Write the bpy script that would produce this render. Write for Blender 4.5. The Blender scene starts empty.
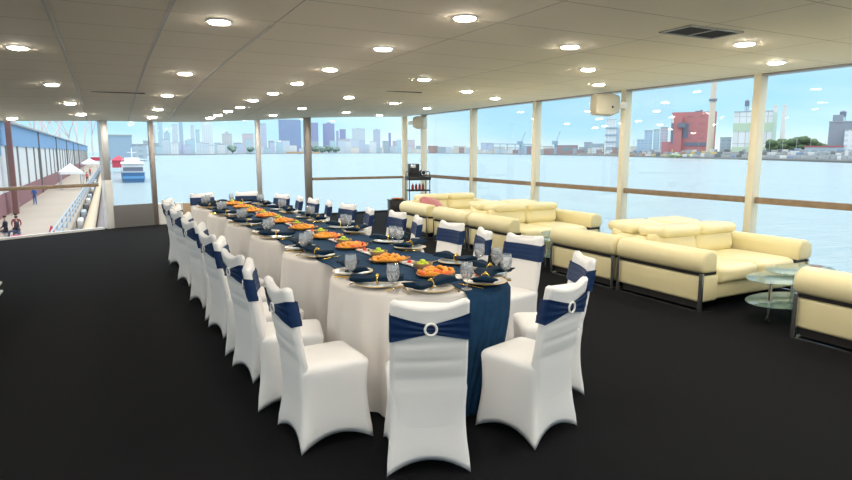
import bpy, bmesh, math, random
from math import sin, cos, pi, radians as R
from mathutils import Vector, Matrix
random.seed(7)
S = bpy.context.scene
C = S.collection

# ------------------------------------------------------------------ materials
def nt(m):
    m.use_nodes = True
    t = m.node_tree
    return t, t.nodes, t.links

def pbr(name, col, rough=.5, metal=0., bump=0., bscale=50., var=0., vscale=4., spec=.5, sheen=0., coat=0., sub=0.):
    m = bpy.data.materials.new(name); t, N, L = nt(m)
    b = N['Principled BSDF']
    b.inputs['Base Color'].default_value = (*col, 1)
    b.inputs['Roughness'].default_value = rough
    b.inputs['Metallic'].default_value = metal
    b.inputs['Specular IOR Level'].default_value = spec
    if sheen: b.inputs['Sheen Weight'].default_value = sheen
    if coat: b.inputs['Coat Weight'].default_value = coat
    if bump or var:
        tc = N.new('ShaderNodeTexCoord')
    if bump:
        n = N.new('ShaderNodeTexNoise'); n.inputs['Scale'].default_value = bscale; n.inputs['Detail'].default_value = 4
        L.new(tc.outputs['Object'], n.inputs['Vector'])
        bp = N.new('ShaderNodeBump'); bp.inputs['Strength'].default_value = bump; bp.inputs['Distance'].default_value = .01
        L.new(n.outputs['Fac'], bp.inputs['Height']); L.new(bp.outputs['Normal'], b.inputs['Normal'])
    if var:
        n2 = N.new('ShaderNodeTexNoise'); n2.inputs['Scale'].default_value = vscale; n2.inputs['Detail'].default_value = 3
        L.new(tc.outputs['Object'], n2.inputs['Vector'])
        mx = N.new('ShaderNodeMix'); mx.data_type = 'RGBA'
        mx.inputs['A'].default_value = (*[c*(1-var) for c in col], 1); mx.inputs['B'].default_value = (*[min(1, c*(1+var)) for c in col], 1)
        L.new(n2.outputs['Fac'], mx.inputs['Factor']); L.new(mx.outputs['Result'], b.inputs['Base Color'])
    return m

def glassy(name, tint=(1, 1, 1), base=.04, edge=.5, rough=0., extra=None):
    """clear sheet glass: see-through with a fresnel mirror"""
    m = bpy.data.materials.new(name); t, N, L = nt(m)
    for n in list(N):
        if n.type != 'OUTPUT_MATERIAL': N.remove(n)
    out = [n for n in N if n.type == 'OUTPUT_MATERIAL'][0]
    tr = N.new('ShaderNodeBsdfTransparent'); tr.inputs['Color'].default_value = (*tint, 1)
    gl = N.new('ShaderNodeBsdfGlossy'); gl.inputs['Roughness'].default_value = rough
    lw = N.new('ShaderNodeLayerWeight'); lw.inputs['Blend'].default_value = .35
    mr = N.new('ShaderNodeMapRange'); mr.inputs['To Min'].default_value = base; mr.inputs['To Max'].default_value = edge
    L.new(lw.outputs['Fresnel'], mr.inputs['Value'])
    mx = N.new('ShaderNodeMixShader')
    L.new(mr.outputs['Result'], mx.inputs['Fac']); L.new(tr.outputs[0], mx.inputs[1]); L.new(gl.outputs[0], mx.inputs[2])
    last = mx
    if extra:
        d = N.new('ShaderNodeBsdfDiffuse'); d.inputs['Color'].default_value = (*extra[0], 1)
        m2 = N.new('ShaderNodeMixShader'); m2.inputs['Fac'].default_value = extra[1]
        L.new(mx.outputs[0], m2.inputs[1]); L.new(d.outputs[0], m2.inputs[2]); last = m2
    L.new(last.outputs[0], out.inputs['Surface'])
    return m

def facade(name, wall, win, sx=4., sz=3.2, gap=.3, rough=.7):
    """a wall with a regular grid of windows, in metres"""
    m = bpy.data.materials.new(name); t, N, L = nt(m); b = N['Principled BSDF']; b.inputs['Roughness'].default_value = rough
    tc = N.new('ShaderNodeTexCoord'); sp = N.new('ShaderNodeSeparateXYZ'); L.new(tc.outputs['Object'], sp.inputs[0])
    ad = N.new('ShaderNodeMath'); L.new(sp.outputs[0], ad.inputs[0]); L.new(sp.outputs[1], ad.inputs[1])
    cb = N.new('ShaderNodeCombineXYZ'); L.new(ad.outputs[0], cb.inputs[0]); L.new(sp.outputs[2], cb.inputs[1])
    br = N.new('ShaderNodeTexBrick'); L.new(cb.outputs[0], br.inputs['Vector'])
    br.offset = 0; br.inputs['Scale'].default_value = 1; br.inputs['Brick Width'].default_value = sx; br.inputs['Row Height'].default_value = sz
    br.inputs['Mortar Size'].default_value = gap*min(sx, sz); br.inputs['Mortar Smooth'].default_value = 0
    br.inputs['Color1'].default_value = (*win, 1); br.inputs['Color2'].default_value = (*[c*.85 for c in win], 1); br.inputs['Mortar'].default_value = (*wall, 1)
    L.new(br.outputs['Color'], b.inputs['Base Color'])
    return m

M = {}
M['cover'] = pbr('white_stretch_fabric', (.84, .84, .845), .75, bump=.06, bscale=300, spec=.2, sheen=.1)
M['cloth'] = pbr('white_tablecloth', (.80, .77, .74), .8, bump=.1, bscale=220, spec=.2)
M['navy'] = pbr('navy_satin', (.006, .028, .100), .5, bump=.25, bscale=60, spec=.3)
M['napkin'] = pbr('navy_napkin', (.004, .021, .048), .8, bump=.2, bscale=160, spec=.15)
M['runner'] = pbr('navy_gauze', (.009, .042, .098), .85, bump=.5, bscale=90, var=.35, vscale=14, spec=.15)
M['pearl'] = pbr('pearl_plastic', (.85, .85, .83), .3)
M['china'] = pbr('white_china', (.84, .82, .78), .18, coat=.4)
M['gold'] = pbr('gold_metal', (.85, .55, .13), .22, 1.)
M['goldy'] = pbr('gold_satin', (.80, .52, .08), .4, .5)
M['goblet'] = glassy('goblet_glass', (.99, .995, 1), .07, .60, .03, ((.95, .97, 1), .13))
M['water_in'] = glassy('drinking_water', (.97, .99, 1), .10, .5, .02, ((.92, .96, 1), .20))
M['leather'] = pbr('cream_leather', (.82, .735, .44), .34, bump=.05, bscale=60, var=.04, vscale=3, spec=.45)
M['leather_top'] = M['leather']
M['black'] = pbr('black_trim', (.015, .013, .013), .4)
M['chrome'] = pbr('chrome', (.82, .82, .84), .22, 1.)
M['tableglass'] = glassy('green_table_glass', (.80, .93, .90), .10, .8, .0, ((.62, .85, .80), .12))
M['pink'] = pbr('pink_cushion', (.50, .17, .17), .8, bump=.2, bscale=90, sheen=.3)
M['carpet'] = pbr('black_carpet', (.0068, .0073, .0090), .95, bump=.5, bscale=260, var=.35, vscale=120, spec=.1)
M['wood'] = pbr('wood_rail', (.27, .19, .12), .25, var=.3, vscale=9)
M['white_post'] = pbr('cream_post_paint', (.78, .72, .56), .35)
M['steel'] = pbr('brushed_steel', (.33, .31, .30), .35, .85, bump=.1, bscale=40)
M['bronze'] = pbr('bronze_frame', (.30, .27, .25), .35, .7)
M['silver'] = pbr('silver_frame', (.52, .51, .50), .35, .6)
M['tan'] = pbr('tan_panel', (.40, .30, .19), .6)
M['parapet'] = pbr('pale_parapet_paint', (.66, .66, .64), .45)
M['cream_wall'] = pbr('cream_wall_paint', (.62, .57, .46), .6)
M['pane'] = glassy('window_glass', (.99, .995, .995), .003, .09)
M['lamp_ring'] = pbr('white_lamp_ring', (.85, .84, .80), .4)
M['speaker'] = pbr('beige_speaker_plastic', (.60, .55, .43), .5)
M['grille'] = pbr('dark_vent', (.05, .045, .04), .6)
M['ventframe'] = pbr('grey_vent_frame', (.38, .37, .34), .5)
M['seam_strip'] = pbr('aluminium_strip', (.58, .55, .50), .55, .1)
M['teal'] = pbr('teal_laminate', (.03, .07, .075), .4)
M['tray'] = pbr('wooden_tray', (.42, .20, .06), .5, var=.3, vscale=20)
M['bowlwood'] = pbr('wooden_bowl', (.40, .28, .15), .5)
M['orange'] = pbr('orange_flesh', (.90, .34, .02), .4, bump=.2, bscale=80, var=.25, vscale=30)
M['orange2'] = pbr('papaya_flesh', (.85, .17, .03), .4, var=.2, vscale=30)
M['lime'] = pbr('lime_green', (.58, .72, .05), .4)
M['magenta'] = pbr('orchid_petal', (.55, .06, .32), .5)
M['red'] = pbr('red_canape', (.75, .06, .02), .4)
M['olive'] = pbr('olive_green', (.12, .14, .03), .4)

# ceiling: warm cream panels with fine seams
def ceiling_mat():
    m = bpy.data.materials.new('ceiling_panels'); t, N, L = nt(m); b = N['Principled BSDF']; b.inputs['Roughness'].default_value = .7
    b.inputs['Specular IOR Level'].default_value = .08
    tc = N.new('ShaderNodeTexCoord')
    mp = N.new('ShaderNodeMapping'); mp.inputs['Location'].default_value = (.30, -.2, 0)
    L.new(tc.outputs['Object'], mp.inputs['Vector'])
    br = N.new('ShaderNodeTexBrick'); L.new(mp.outputs[0], br.inputs['Vector'])
    br.offset = 0; br.inputs['Scale'].default_value = 1; br.inputs['Brick Width'].default_value = 1.52; br.inputs['Row Height'].default_value = .76
    br.inputs['Mortar Size'].default_value = .006; br.inputs['Mortar Smooth'].default_value = .3
    br.inputs['Color1'].default_value = (.93, .85, .70, 1); br.inputs['Color2'].default_value = (.915, .835, .685, 1); br.inputs['Mortar'].default_value = (.50, .45, .37, 1)
    L.new(br.outputs['Color'], b.inputs['Base Color'])
    return m
M['ceiling'] = ceiling_mat()

def emit(name, col, s):
    m = bpy.data.materials.new(name); t, N, L = nt(m)
    b = N['Principled BSDF']; b.inputs['Base Color'].default_value = (.9, .9, .88, 1)
    b.inputs['Emission Color'].default_value = (*col, 1); b.inputs['Emission Strength'].default_value = s
    m.cycles.emission_sampling = 'FRONT'
    return m
M['lamp'] = emit('lamp_diffuser', (1, .90, .765), 108)

def water_mat():
    m = bpy.data.materials.new('river_water'); t, N, L = nt(m); b = N['Principled BSDF']
    b.inputs['Base Color'].default_value = (.29, .375, .395, 1); b.inputs['Roughness'].default_value = .22
    b.inputs['IOR'].default_value = 1.33
    tc = N.new('ShaderNodeTexCoord'); mp = N.new('ShaderNodeMapping'); mp.inputs['Rotation'].default_value = (0, 0, R(-30)); mp.inputs['Scale'].default_value = (.35, 1, 1)
    L.new(tc.outputs['Object'], mp.inputs['Vector'])
    n = N.new('ShaderNodeTexNoise'); n.inputs['Scale'].default_value = .55; n.inputs['Detail'].default_value = 6; n.inputs['Roughness'].default_value = .65
    L.new(mp.outputs[0], n.inputs['Vector'])
    bp = N.new('ShaderNodeBump'); bp.inputs['Strength'].default_value = .9; bp.inputs['Distance'].default_value = .9
    L.new(n.outputs['Fac'], bp.inputs['Height']); L.new(bp.outputs['Normal'], b.inputs['Normal'])
    return m
M['water'] = water_mat()

# ------------------------------------------------------------------ mesh builder
class MB:
    def __init__(s): s.v = []; s.f = []; s.mi = []; s.cur = 0
    def add(s, vs, fs):
        o = len(s.v); s.v += [tuple(p) for p in vs]
        for f in fs: s.f.append(tuple(i+o for i in f)); s.mi.append(s.cur)
        return s
    def box(s, x0, x1, y0, y1, z0, z1):
        v = [(x, y, z) for z in (z0, z1) for y in (y0, y1) for x in (x0, x1)]
        return s.add(v, [(0, 2, 3, 1), (4, 5, 7, 6), (0, 1, 5, 4), (2, 6, 7, 3), (0, 4, 6, 2), (1, 3, 7, 5)])
    def rbox(s, x0, x1, y0, y1, z0, z1, r=.03, seg=3, puff=0., div=0):
        bm = bmesh.new(); bmesh.ops.create_cube(bm, size=1)
        for v in bm.verts: v.co = Vector(((x0+x1)/2+v.co.x*(x1-x0), (y0+y1)/2+v.co.y*(y1-y0), (z0+z1)/2+v.co.z*(z1-z0)))
        if div: bmesh.ops.subdivide_edges(bm, edges=bm.edges[:], cuts=div, use_grid_fill=True)
        c = Vector(((x0+x1)/2, (y0+y1)/2, (z0+z1)/2)); h = Vector(((x1-x0)/2, (y1-y0)/2, (z1-z0)/2))
        if div:
            rr = min(r, *h)
            for v in bm.verts:
                d = v.co-c
                core = Vector([max(-(h[i]-rr), min(h[i]-rr, d[i])) for i in range(3)])
                q = d-core
                if q.length > 1e-9: q = q.normalized()*rr
                d2 = core+q
                if puff:
                    a = [1-min(1, abs(d[i])/h[i])**2 for i in range(3)]
                    for i in range(3):
                        j, k = (i+1) % 3, (i+2) % 3
                        d2[i] += math.copysign(puff*a[j]*a[k], d[i]) if abs(d[i]) > h[i]*.98 else 0
                v.co = c+d2
        else:
            bmesh.ops.bevel(bm, geom=bm.edges[:]+bm.verts[:], offset=min(r, min(h)*.98), segments=seg, affect='EDGES', profile=.5)
        bm.verts.index_update()
        s.add([v.co for v in bm.verts], [[v.index for v in f.verts] for f in bm.faces]); bm.free(); return s
    def loft(s, rings, cap0=True, cap1=True, closed=True):
        n = len(rings[0]); vs = [p for r in rings for p in r]; fs = []
        for i in range(len(rings)-1):
            for j in range(n if closed else n-1):
                k = (j+1) % n
                fs.append((i*n+j, i*n+k, (i+1)*n+k, (i+1)*n+j))
        if cap0: fs.append(tuple(range(n))[::-1])
        if cap1: fs.append(tuple((len(rings)-1)*n+j for j in range(n)))
        return s.add(vs, fs)
    def lathe(s, prof, n=24, c=(0, 0, 0), sx=1., sy=1., cap0=True, cap1=True):
        rings = [[(c[0]+r*sx*cos(2*pi*j/n), c[1]+r*sy*sin(2*pi*j/n), c[2]+z) for j in range(n)] for r, z in prof]
        return s.loft(rings, cap0, cap1)
    def tube(s, pts, r, n=8, cap=True):
        pts = [Vector(p) for p in pts]; rings = []
        rad = r if isinstance(r, (list, tuple)) else [r]*len(pts)
        up = None
        for i, p in enumerate(pts):
            d = (pts[min(i+1, len(pts)-1)]-pts[max(i-1, 0)]).normalized()
            a = Vector((0, 0, 1)) if abs(d.z) < .9 else Vector((1, 0, 0))
            if up is None: up = (a-d*a.dot(d)).normalized()
            else:
                q = up-d*up.dot(d); up = q.normalized() if q.length > 1e-6 else (a-d*a.dot(d)).normalized()
            w = d.cross(up)
            rings.append([p+up*rad[i]*cos(2*pi*j/n)+w*rad[i]*sin(2*pi*j/n) for j in range(n)])
        return s.loft(rings, cap, cap)
    def torus(s, c, Rr, r, ax='z', n=24, k=8):
        rings = []
        for i in range(n):
            a = 2*pi*i/n; ring = []
            for j in range(k):
                b = 2*pi*j/k; q = (Rr+r*cos(b)); u, v, w = q*cos(a), q*sin(a), r*sin(b)
                p = (u, v, w) if ax == 'z' else ((u, w, v) if ax == 'y' else (w, u, v))
                ring.append((c[0]+p[0], c[1]+p[1], c[2]+p[2]))
            rings.append(ring)
        vs = [p for r_ in rings for p in r_]; fs = []
        for i in range(n):
            for j in range(k):
                i2, j2 = (i+1) % n, (j+1) % k
                fs.append((i*k+j, i2*k+j, i2*k+j2, i*k+j2))
        return s.add(vs, fs)
    def prism(s, poly, y0, y1, ax='y'):
        n = len(poly)
        if ax == 'y': v = [(a, y0, b) for a, b in poly]+[(a, y1, b) for a, b in poly]
        elif ax == 'z': v = [(a, b, y0) for a, b in poly]+[(a, b, y1) for a, b in poly]
        else: v = [(y0, a, b) for a, b in poly]+[(y1, a, b) for a, b in poly]
        return s.add(v, [tuple(range(n)), tuple(range(n, 2*n))[::-1]]+[(i, (i+1) % n, n+(i+1) % n, n+i) for i in range(n)])
    def blob(s, c, r, seed=0, rough=.25, sub=2, sz=1.):
        rn = random.Random(seed); bm = bmesh.new(); bmesh.ops.create_icosphere(bm, subdivisions=sub, radius=1)
        vs = []
        for v in bm.verts:
            k = 1+rn.uniform(-rough, rough)
            vs.append((c[0]+v.co.x*r*k, c[1]+v.co.y*r*k, c[2]+v.co.z*r*k*sz))
        bm.verts.index_update()
        s.add(vs, [[v.index for v in f.verts] for f in bm.faces]); bm.free(); return s
    def mesh(s, name, mats, smooth=True, angle=40):
        me = bpy.data.meshes.new(name); me.from_pydata(s.v, [], s.f)
        bm = bmesh.new(); bm.from_mesh(me); bmesh.ops.recalc_face_normals(bm, faces=bm.faces[:]); bm.to_mesh(me); bm.free()
        for m in (mats if isinstance(mats, (list, tuple)) else [mats]): me.materials.append(m)
        if any(s.mi): me.polygons.foreach_set('material_index', s.mi)
        if smooth:
            me.polygons.foreach_set('use_smooth', [True]*len(me.polygons))
            if angle < 180: me.set_sharp_from_angle(angle=R(angle))
        me.update(); return me
    def build(s, name, mat, parent=None, smooth=True, angle=40, loc=None):
        o = bpy.data.objects.new(name, s.mesh(name, mat, smooth, angle)); C.objects.link(o)
        if parent is not None: o.parent = parent
        if loc is not None: o.location = loc
        return o

def tag(o, label=None, cat=None, group=None, kind=None):
    if label: o['label'] = label
    if cat: o['category'] = cat
    if group: o['group'] = group
    if kind: o['kind'] = kind
    return o
def empty(name, loc=(0, 0, 0), rz=0., label=None, cat=None, group=None):
    o = bpy.data.objects.new(name, None); C.objects.link(o); o.empty_display_size = .1
    o.location = loc; o.rotation_euler = (0, 0, rz)
    return tag(o, label, cat, group)
def copy_tree(o, parent=None):
    c = o.copy(); C.objects.link(c)
    if parent is not None: c.parent = parent
    for ch in list(o.children): copy_tree(ch, c)
    return c
def place(proto, used, loc, rz, label, group=None, scale=None):  # first the source itself, then copies
    o = proto if not used else copy_tree(proto)
    o.location = loc; o.rotation_euler = (0, 0, rz); o['label'] = label
    if group: o['group'] = group
    if scale: o.scale = scale
    return o
ORD = ['nearest', 'second', 'third', 'fourth', 'fifth', 'sixth', 'seventh', 'eighth', 'ninth', 'tenth', 'eleventh', 'twelfth']
def nth(i, n=None):
    return 'nearest the camera' if i == 0 else ('farthest from camera' if n and i == n-1 else ORD[i]+' from near end')

# ------------------------------------------------------------------ camera
EYE = Vector((0, 0, 1.6)); FPX = 600.; PITCH = math.atan((240-152)/FPX); YAW = R(27.8)
cam = bpy.data.cameras.new('camera'); co = bpy.data.objects.new('camera', cam); C.objects.link(co); S.camera = co
cam.sensor_width = 36; cam.lens = 36*FPX/852; cam.clip_start = .05; cam.clip_end = 40000
co.location = EYE; co.rotation_euler = (pi/2-PITCH, 0, -YAW)
_F = Vector((sin(YAW)*cos(PITCH), cos(YAW)*cos(PITCH), -sin(PITCH))); _Rt = Vector((cos(YAW), -sin(YAW), 0)); _U = _Rt.cross(_F)
def ray(x, y): return _F+_Rt*((x-426)/FPX)+_U*((240-y)/FPX)
def on_z(x, y, z):
    d = ray(x, y); return EYE+d*((z-EYE.z)/d.z)
def far(x, y, D):
    """the place a survey of the photograph gives at horizontal distance D"""
    d = ray(x, y); return EYE+d*(D/math.hypot(d.x, d.y))

# ------------------------------------------------------------------ ceiling height and stern line
STERN = [(-6.0, 10.9), (-1.85, 13.25), (0.0, 14.3), (.9, 14.6), (3.2, 14.72), (7.05, 14.8), (7.5, 14.35)]
def ystern(x):
    if x >= 7.5: return 14.35
    for (a, b), (c, d) in zip(STERN, STERN[1:]):
        if a <= x <= c: return b+(d-b)*(x-a)/(c-a)
    return 10.9
DROP = [(-6, .60), (-1.7, .43), (0, .345), (.9, .335), (1.9, .31), (3.2, .235), (4.4, .15), (5.8, .085), (7.1, .05), (7.5, 0), (9, 0)]
def zceil(x, y):
    for (a, b), (c, d) in zip(DROP, DROP[1:]):
        if a <= x <= c: dr = b+(d-b)*(x-a)/(c-a); break
    else: dr = 0
    t = max(0, min(1, (y-6.5)/(ystern(x)-6.5)))
    return 2.585-dr*t**1.7
def on_ceiling(x, y):
    d = ray(x, y); t = 1.
    for i in range(4000):
        p = EYE+d*t
        if p.z >= zceil(p.x, p.y) or p.y > 14.3: return p
        t += .01
    return p

# ------------------------------------------------------------------ room shell
WX = 7.5; BY = -5.0; LX = -6.0
b = MB(); b.prism([(LX, BY), (WX+.12, BY)]+[(x, y+.06) for x, y in STERN[::-1]][:], -.25, 0, 'z')
tag(b.build('floor', M['carpet'], smooth=False), kind='structure')
b = MB(); nx, ny = 56, 60; vs = []; fs = []
xs = [LX+(WX+.12-LX)*i/nx for i in range(nx+1)]
for top in (0, .12):
    for i in range(nx+1):
        for j in range(ny+1):
            y = BY+(ystern(xs[i])+.06-BY)*j/ny
            vs.append((xs[i], y, zceil(xs[i], y)+top))
def idx(t, i, j): return t*(nx+1)*(ny+1)+i*(ny+1)+j
for i in range(nx):
    for j in range(ny):
        fs.append((idx(0, i, j), idx(0, i, j+1), idx(0, i+1, j+1), idx(0, i+1, j)))
        fs.append((idx(1, i, j), idx(1, i+1, j), idx(1, i+1, j+1), idx(1, i, j+1)))
for i in range(nx):
    fs.append((idx(0, i, ny), idx(1, i, ny), idx(1, i+1, ny), idx(0, i+1, ny))); fs.append((idx(0, i, 0), idx(0, i+1, 0), idx(1, i+1, 0), idx(1, i, 0)))
for j in range(ny):
    fs.append((idx(0, 0, j), idx(1, 0, j), idx(1, 0, j+1), idx(0, 0, j+1))); fs.append((idx(0, nx, j), idx(0, nx, j+1), idx(1, nx, j+1), idx(1, nx, j)))
b.add(vs, fs); tag(b.build('ceiling', M['ceiling'], angle=30), kind='structure')
# aluminium cover strips on the ceiling seams
tn = 0
for sx_, y0, y1 in ((-.30, -4, 13.6), (.455, -4, 14.1), (1.22, 4.9, 14.2)):
    tn += 1; rings = []
    for j in range(41):
        y = y0+(y1-y0)*j/40; z = zceil(sx_, y)
        w = .013
        rings.append([(sx_-w, y, z+.004), (sx_-w, y, z-.006), (sx_+w, y, z-.006), (sx_+w, y, z+.004)])
    tag(MB().loft(rings).build('trim_%d' % tn, M['seam_strip'], smooth=False), kind='structure')

# end wall behind the camera
tag(MB().box(LX, WX+.1, BY-.1, BY, 0, .5).build('wall_back', M['cream_wall'], smooth=False), kind='structure')

wn = 0
def pane(p, q, z0, zt, th=.010):
    """a sheet of glass standing between two floor points, top following the ceiling"""
    global wn; wn += 1
    p, q = Vector((*p, 0)), Vector((*q, 0)); n = (q-p).cross(Vector((0, 0, 1))).normalized()*th/2
    rings = []
    for j in range(9):
        c = p+(q-p)*j/8; zz = zt(c.x, c.y)+.02
        rings.append([(c.x-n.x, c.y-n.y, z0), (c.x+n.x, c.y+n.y, z0), (c.x+n.x, c.y+n.y, zz), (c.x-n.x, c.y-n.y, zz)])
    return tag(MB().loft(rings).build('window_%d' % wn, M['pane'], smooth=False), kind='structure')
def bar(p, q, w, h, z, mat, name):
    """straight rail between two floor points, centred at height z"""
    p, q = Vector((*p, z)), Vector((*q, z)); d = (q-p).normalized(); n = Vector((-d.y, d.x, 0))*w/2
    rings = []
    for c in (p, q):
        ring = []
        for k in range(12):
            a = 2*pi*k/12+pi/12; ca, sa = cos(a), sin(a); m_ = max(abs(ca), abs(sa))**.75
            ring.append(c+n*ca/m_+Vector((0, 0, h/2*sa/m_)))
        rings.append(ring)
    return tag(MB().loft(rings).build(name, mat, angle=50), kind='structure')
def post(x, y, w, d, mat, rz=0., z0=0., zt=None, name=None):
    global tn
    if name is None: tn += 1; name = 'trim_%d' % tn
    o = MB().rbox(-w/2, w/2, -d/2, d/2, z0, (zt if zt else zceil(x, y)+.03), .008, 2).build(name, mat, loc=(x, y, 0))
    o.rotation_euler.z = rz
    return tag(o, kind='structure')

# window side: white posts every 2.3 m, wooden rail, low sill
PY = [-4.1, -1.8, .5, 2.74, 5.00, 7.27, 9.57, 11.88, 14.35]
for y in PY: post(WX, y, .15, .10, M['white_post'])
for a, c in zip(PY, PY[1:]):
    pane((WX+.02, a), (WX+.02, c), .08, lambda x, y: 2.585)
    tn += 1; bar((WX-.01, a+.07), (WX-.01, c-.07), .07, .085, .975, M['wood'], 'trim_%d' % tn)
tag(MB().rbox(WX-.08, WX+.1, BY, 14.35, 0, .1, .01, 2).build('baseboard_window_side', M['bronze']), kind='structure')
tn += 1; tag(MB().rbox(WX-.07, WX+.1, BY, 14.35, 2.562, 2.60, .008, 2).build('trim_%d' % tn, M['bronze']), kind='structure')

# stern and dock-side windows
lw = [STERN[0], (-4.1, 11.98), STERN[1], STERN[2]]
zt = lambda x, y: zceil(min(x, 7.4), y)
pane((-6, 10.9), (-1.9, 13.22), .05, zt); pane((-1.85, 13.25), (-.05, 14.27), .03, zt)
pane((.05, 14.32), (.85, 14.58), .47, zt); pane((.92, 14.6), (3.17, 14.72), .44, zt); pane((3.27, 14.73), (4.38, 14.745), .05, zt)
pane((4.50, 14.745), (7.08, 14.8), .05, zt); pane((7.19, 14.72), (7.48, 14.44), .05, zt)
ang = math.atan2(14.3-13.25, 1.85)
post(-1.93, 13.2, .10, .1, M['tan'], ang); 
post(-.04, 14.28, .15, .12, M['silver'], ang, 1.02)
post(-.03, 14.285, .16, .13, M['parapet'], ang, 0, 1.02)
post(.88, 14.55, .10, .10, M['bronze'], .2)
post(3.22, 14.72, .11, .10, M['silver'])
post(4.44, 14.74, .17, .12, M['bronze'])
post(7.13, 14.76, .13, .11, M['white_post'])
tn += 1; bar((-6, 10.86), (-.2, 14.13), .07, .07, .93, M['wood'], 'trim_%d' % tn)
tn += 1; bar((4.53, 14.70), (7.06, 14.74), .07, .07, .93, M['wood'], 'trim_%d' % tn)
# low parapets under the stern glass
def panel(p, q, z1, mat, th=.09, z0=0., name='wall_stern'):
    p, q = Vector((*p, 0)), Vector((*q, 0)); n = (q-p).cross(Vector((0, 0, 1))).normalized()*th/2
    rings = [[(c.x-n.x, c.y-n.y, z0), (c.x+n.x, c.y+n.y, z0), (c.x+n.x, c.y+n.y, z1), (c.x-n.x, c.y-n.y, z1)] for c in (p, q)]
    return tag(MB().loft(rings).build(name, mat, smooth=False), kind='structure')
panel((.04, 14.30), (.84, 14.55), .48, M['steel'], .1, 0, 'wall_stern_steel')
panel((.93, 14.58), (1.45, 14.61), .46, M['parapet'], .1, 0, 'wall_stern_white')
panel((1.45, 14.615), (3.22, 14.71), .45, M['tan'], .1, 0, 'wall_stern_tan')
panel((3.34, 14.72), (7.5, 14.80), .05, M['black'], .12, 0, 'baseboard_stern')
panel((-6, 10.9), (-.16, 14.21), .04, M['parapet'], .10, 0, 'baseboard_dock_side')
for x in (-3.3, -.6, 2.1, 4.8): post(x, BY-.03, .16, .12, M['white_post'])  # unseen end windows, added to bring daylight onto the near ceiling
for a, c in zip((-6, -3.3, -.6, 2.1, 4.8), (-3.3, -.6, 2.1, 4.8, 7.5)): pane((a, BY-.03), (c, BY-.03), .5, lambda x, y: 2.58)
# dock side of the saloon, out of frame: the same posts and glass
for y in (-4.9, -1.8, 1.3, 4.4, 7.5, 10.6): post(LX, y, .2, .145, M['white_post'])
for a, c in zip((-4.9, -1.8, 1.3, 4.4, 7.5), (-1.8, 1.3, 4.4, 7.5, 10.6)): pane((LX, a), (LX, c), .5, lambda x, y: 2.4)
tag(MB().box(LX-.06, LX+.06, BY, 10.9, 0, .5).build('wall_dock_side', M['cream_wall'], smooth=False), kind='structure')

# ------------------------------------------------------------------ ceiling fittings
LIGHTPX = [(18, 47), (219, 21), (185, 73), (52, 84), (167, 95), (70, 103), (158, 109), (81, 114), (152, 117), (12, 118), (273, 93), (253, 100), (240, 107), (228, 111), (218, 115), (210, 117.5),
           (273, 115), (465, 17), (383, 48), (330, 69), (297, 83), (424, 79), (349, 97), (467, 91), (302, 108), (394, 103), (495, 98), (427, 108), (346, 112), (379.5, 115),
           (570, 46), (745, 43), (776, 62), (588, 69), (599, 84)]
ring_me = MB().lathe([(.0775, -.001), (.079, -.011), (.092, -.010), (.099, -.002), (.099, .006), (.0775, .006)], 24, cap0=False, cap1=False).mesh('trim_ring', M['lamp_ring'])
dif_me = MB().lathe([(.0005, -.0185), (.068, -.0185), (.0745, -.0165), (.0765, -.012), (.0765, .002), (.0005, .004)], 32).mesh('diffuser', M['lamp'])
spots = [on_ceiling(*p) for p in LIGHTPX]
spots = [(p.x, p.y) for p in spots]
vis = len(spots)
for x in (-4.6, -2.1, -.65, .85, 2.36, 3.85, 5.1, 6.45):        # the rest of the grid, behind the camera and beside the frame
    for y in (2.2, .6, -1.2, -3.2):
        spots.append((x, y))
for x in (-4.6, -2.4):
    for y in (4, 6.2, 8.6): spots.append((x, y))
order = sorted(range(vis), key=lambda i: spots[i][1])
def light_label(i):
    x, y = spots[i]
    rows = [(-9, -.1, 'row nearest the dock'), (-.1, 1.7, 'row over the dock side chairs'), (1.7, 3.2, 'row over the long table'), (3.2, 4.5, 'row between table and sofas'), (4.5, 5.75, 'row over the sofa arms'), (5.75, 9, 'row along the window side')]
    for a, c, nme in rows:
        if a <= x < c:
            same = sorted([j for j in range(vis) if a <= spots[j][0] < c], key=lambda j: spots[j][1])
            return 'round lit downlight in the %s, %s' % (nme, nth(same.index(i), len(same)))
for i, (x, y) in enumerate(spots):
    e = empty('ceiling_light', (x, y, zceil(x, y)), 0, light_label(i) if i < vis else 'round lit ceiling downlight behind the camera', 'ceiling light', 'ceiling downlights' if i < vis else 'ceiling downlights out of view')
    dx = (zceil(x+.1, y)-zceil(x-.1, y))/.2; dy = (zceil(x, y+.1)-zceil(x, y-.1))/.2
    e.rotation_euler = (math.atan(dy), -math.atan(dx), 0)
    for nme, me in (('trim_ring', ring_me), ('diffuser', dif_me)):
        o = bpy.data.objects.new(nme, me); C.objects.link(o); o.parent = e

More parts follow.
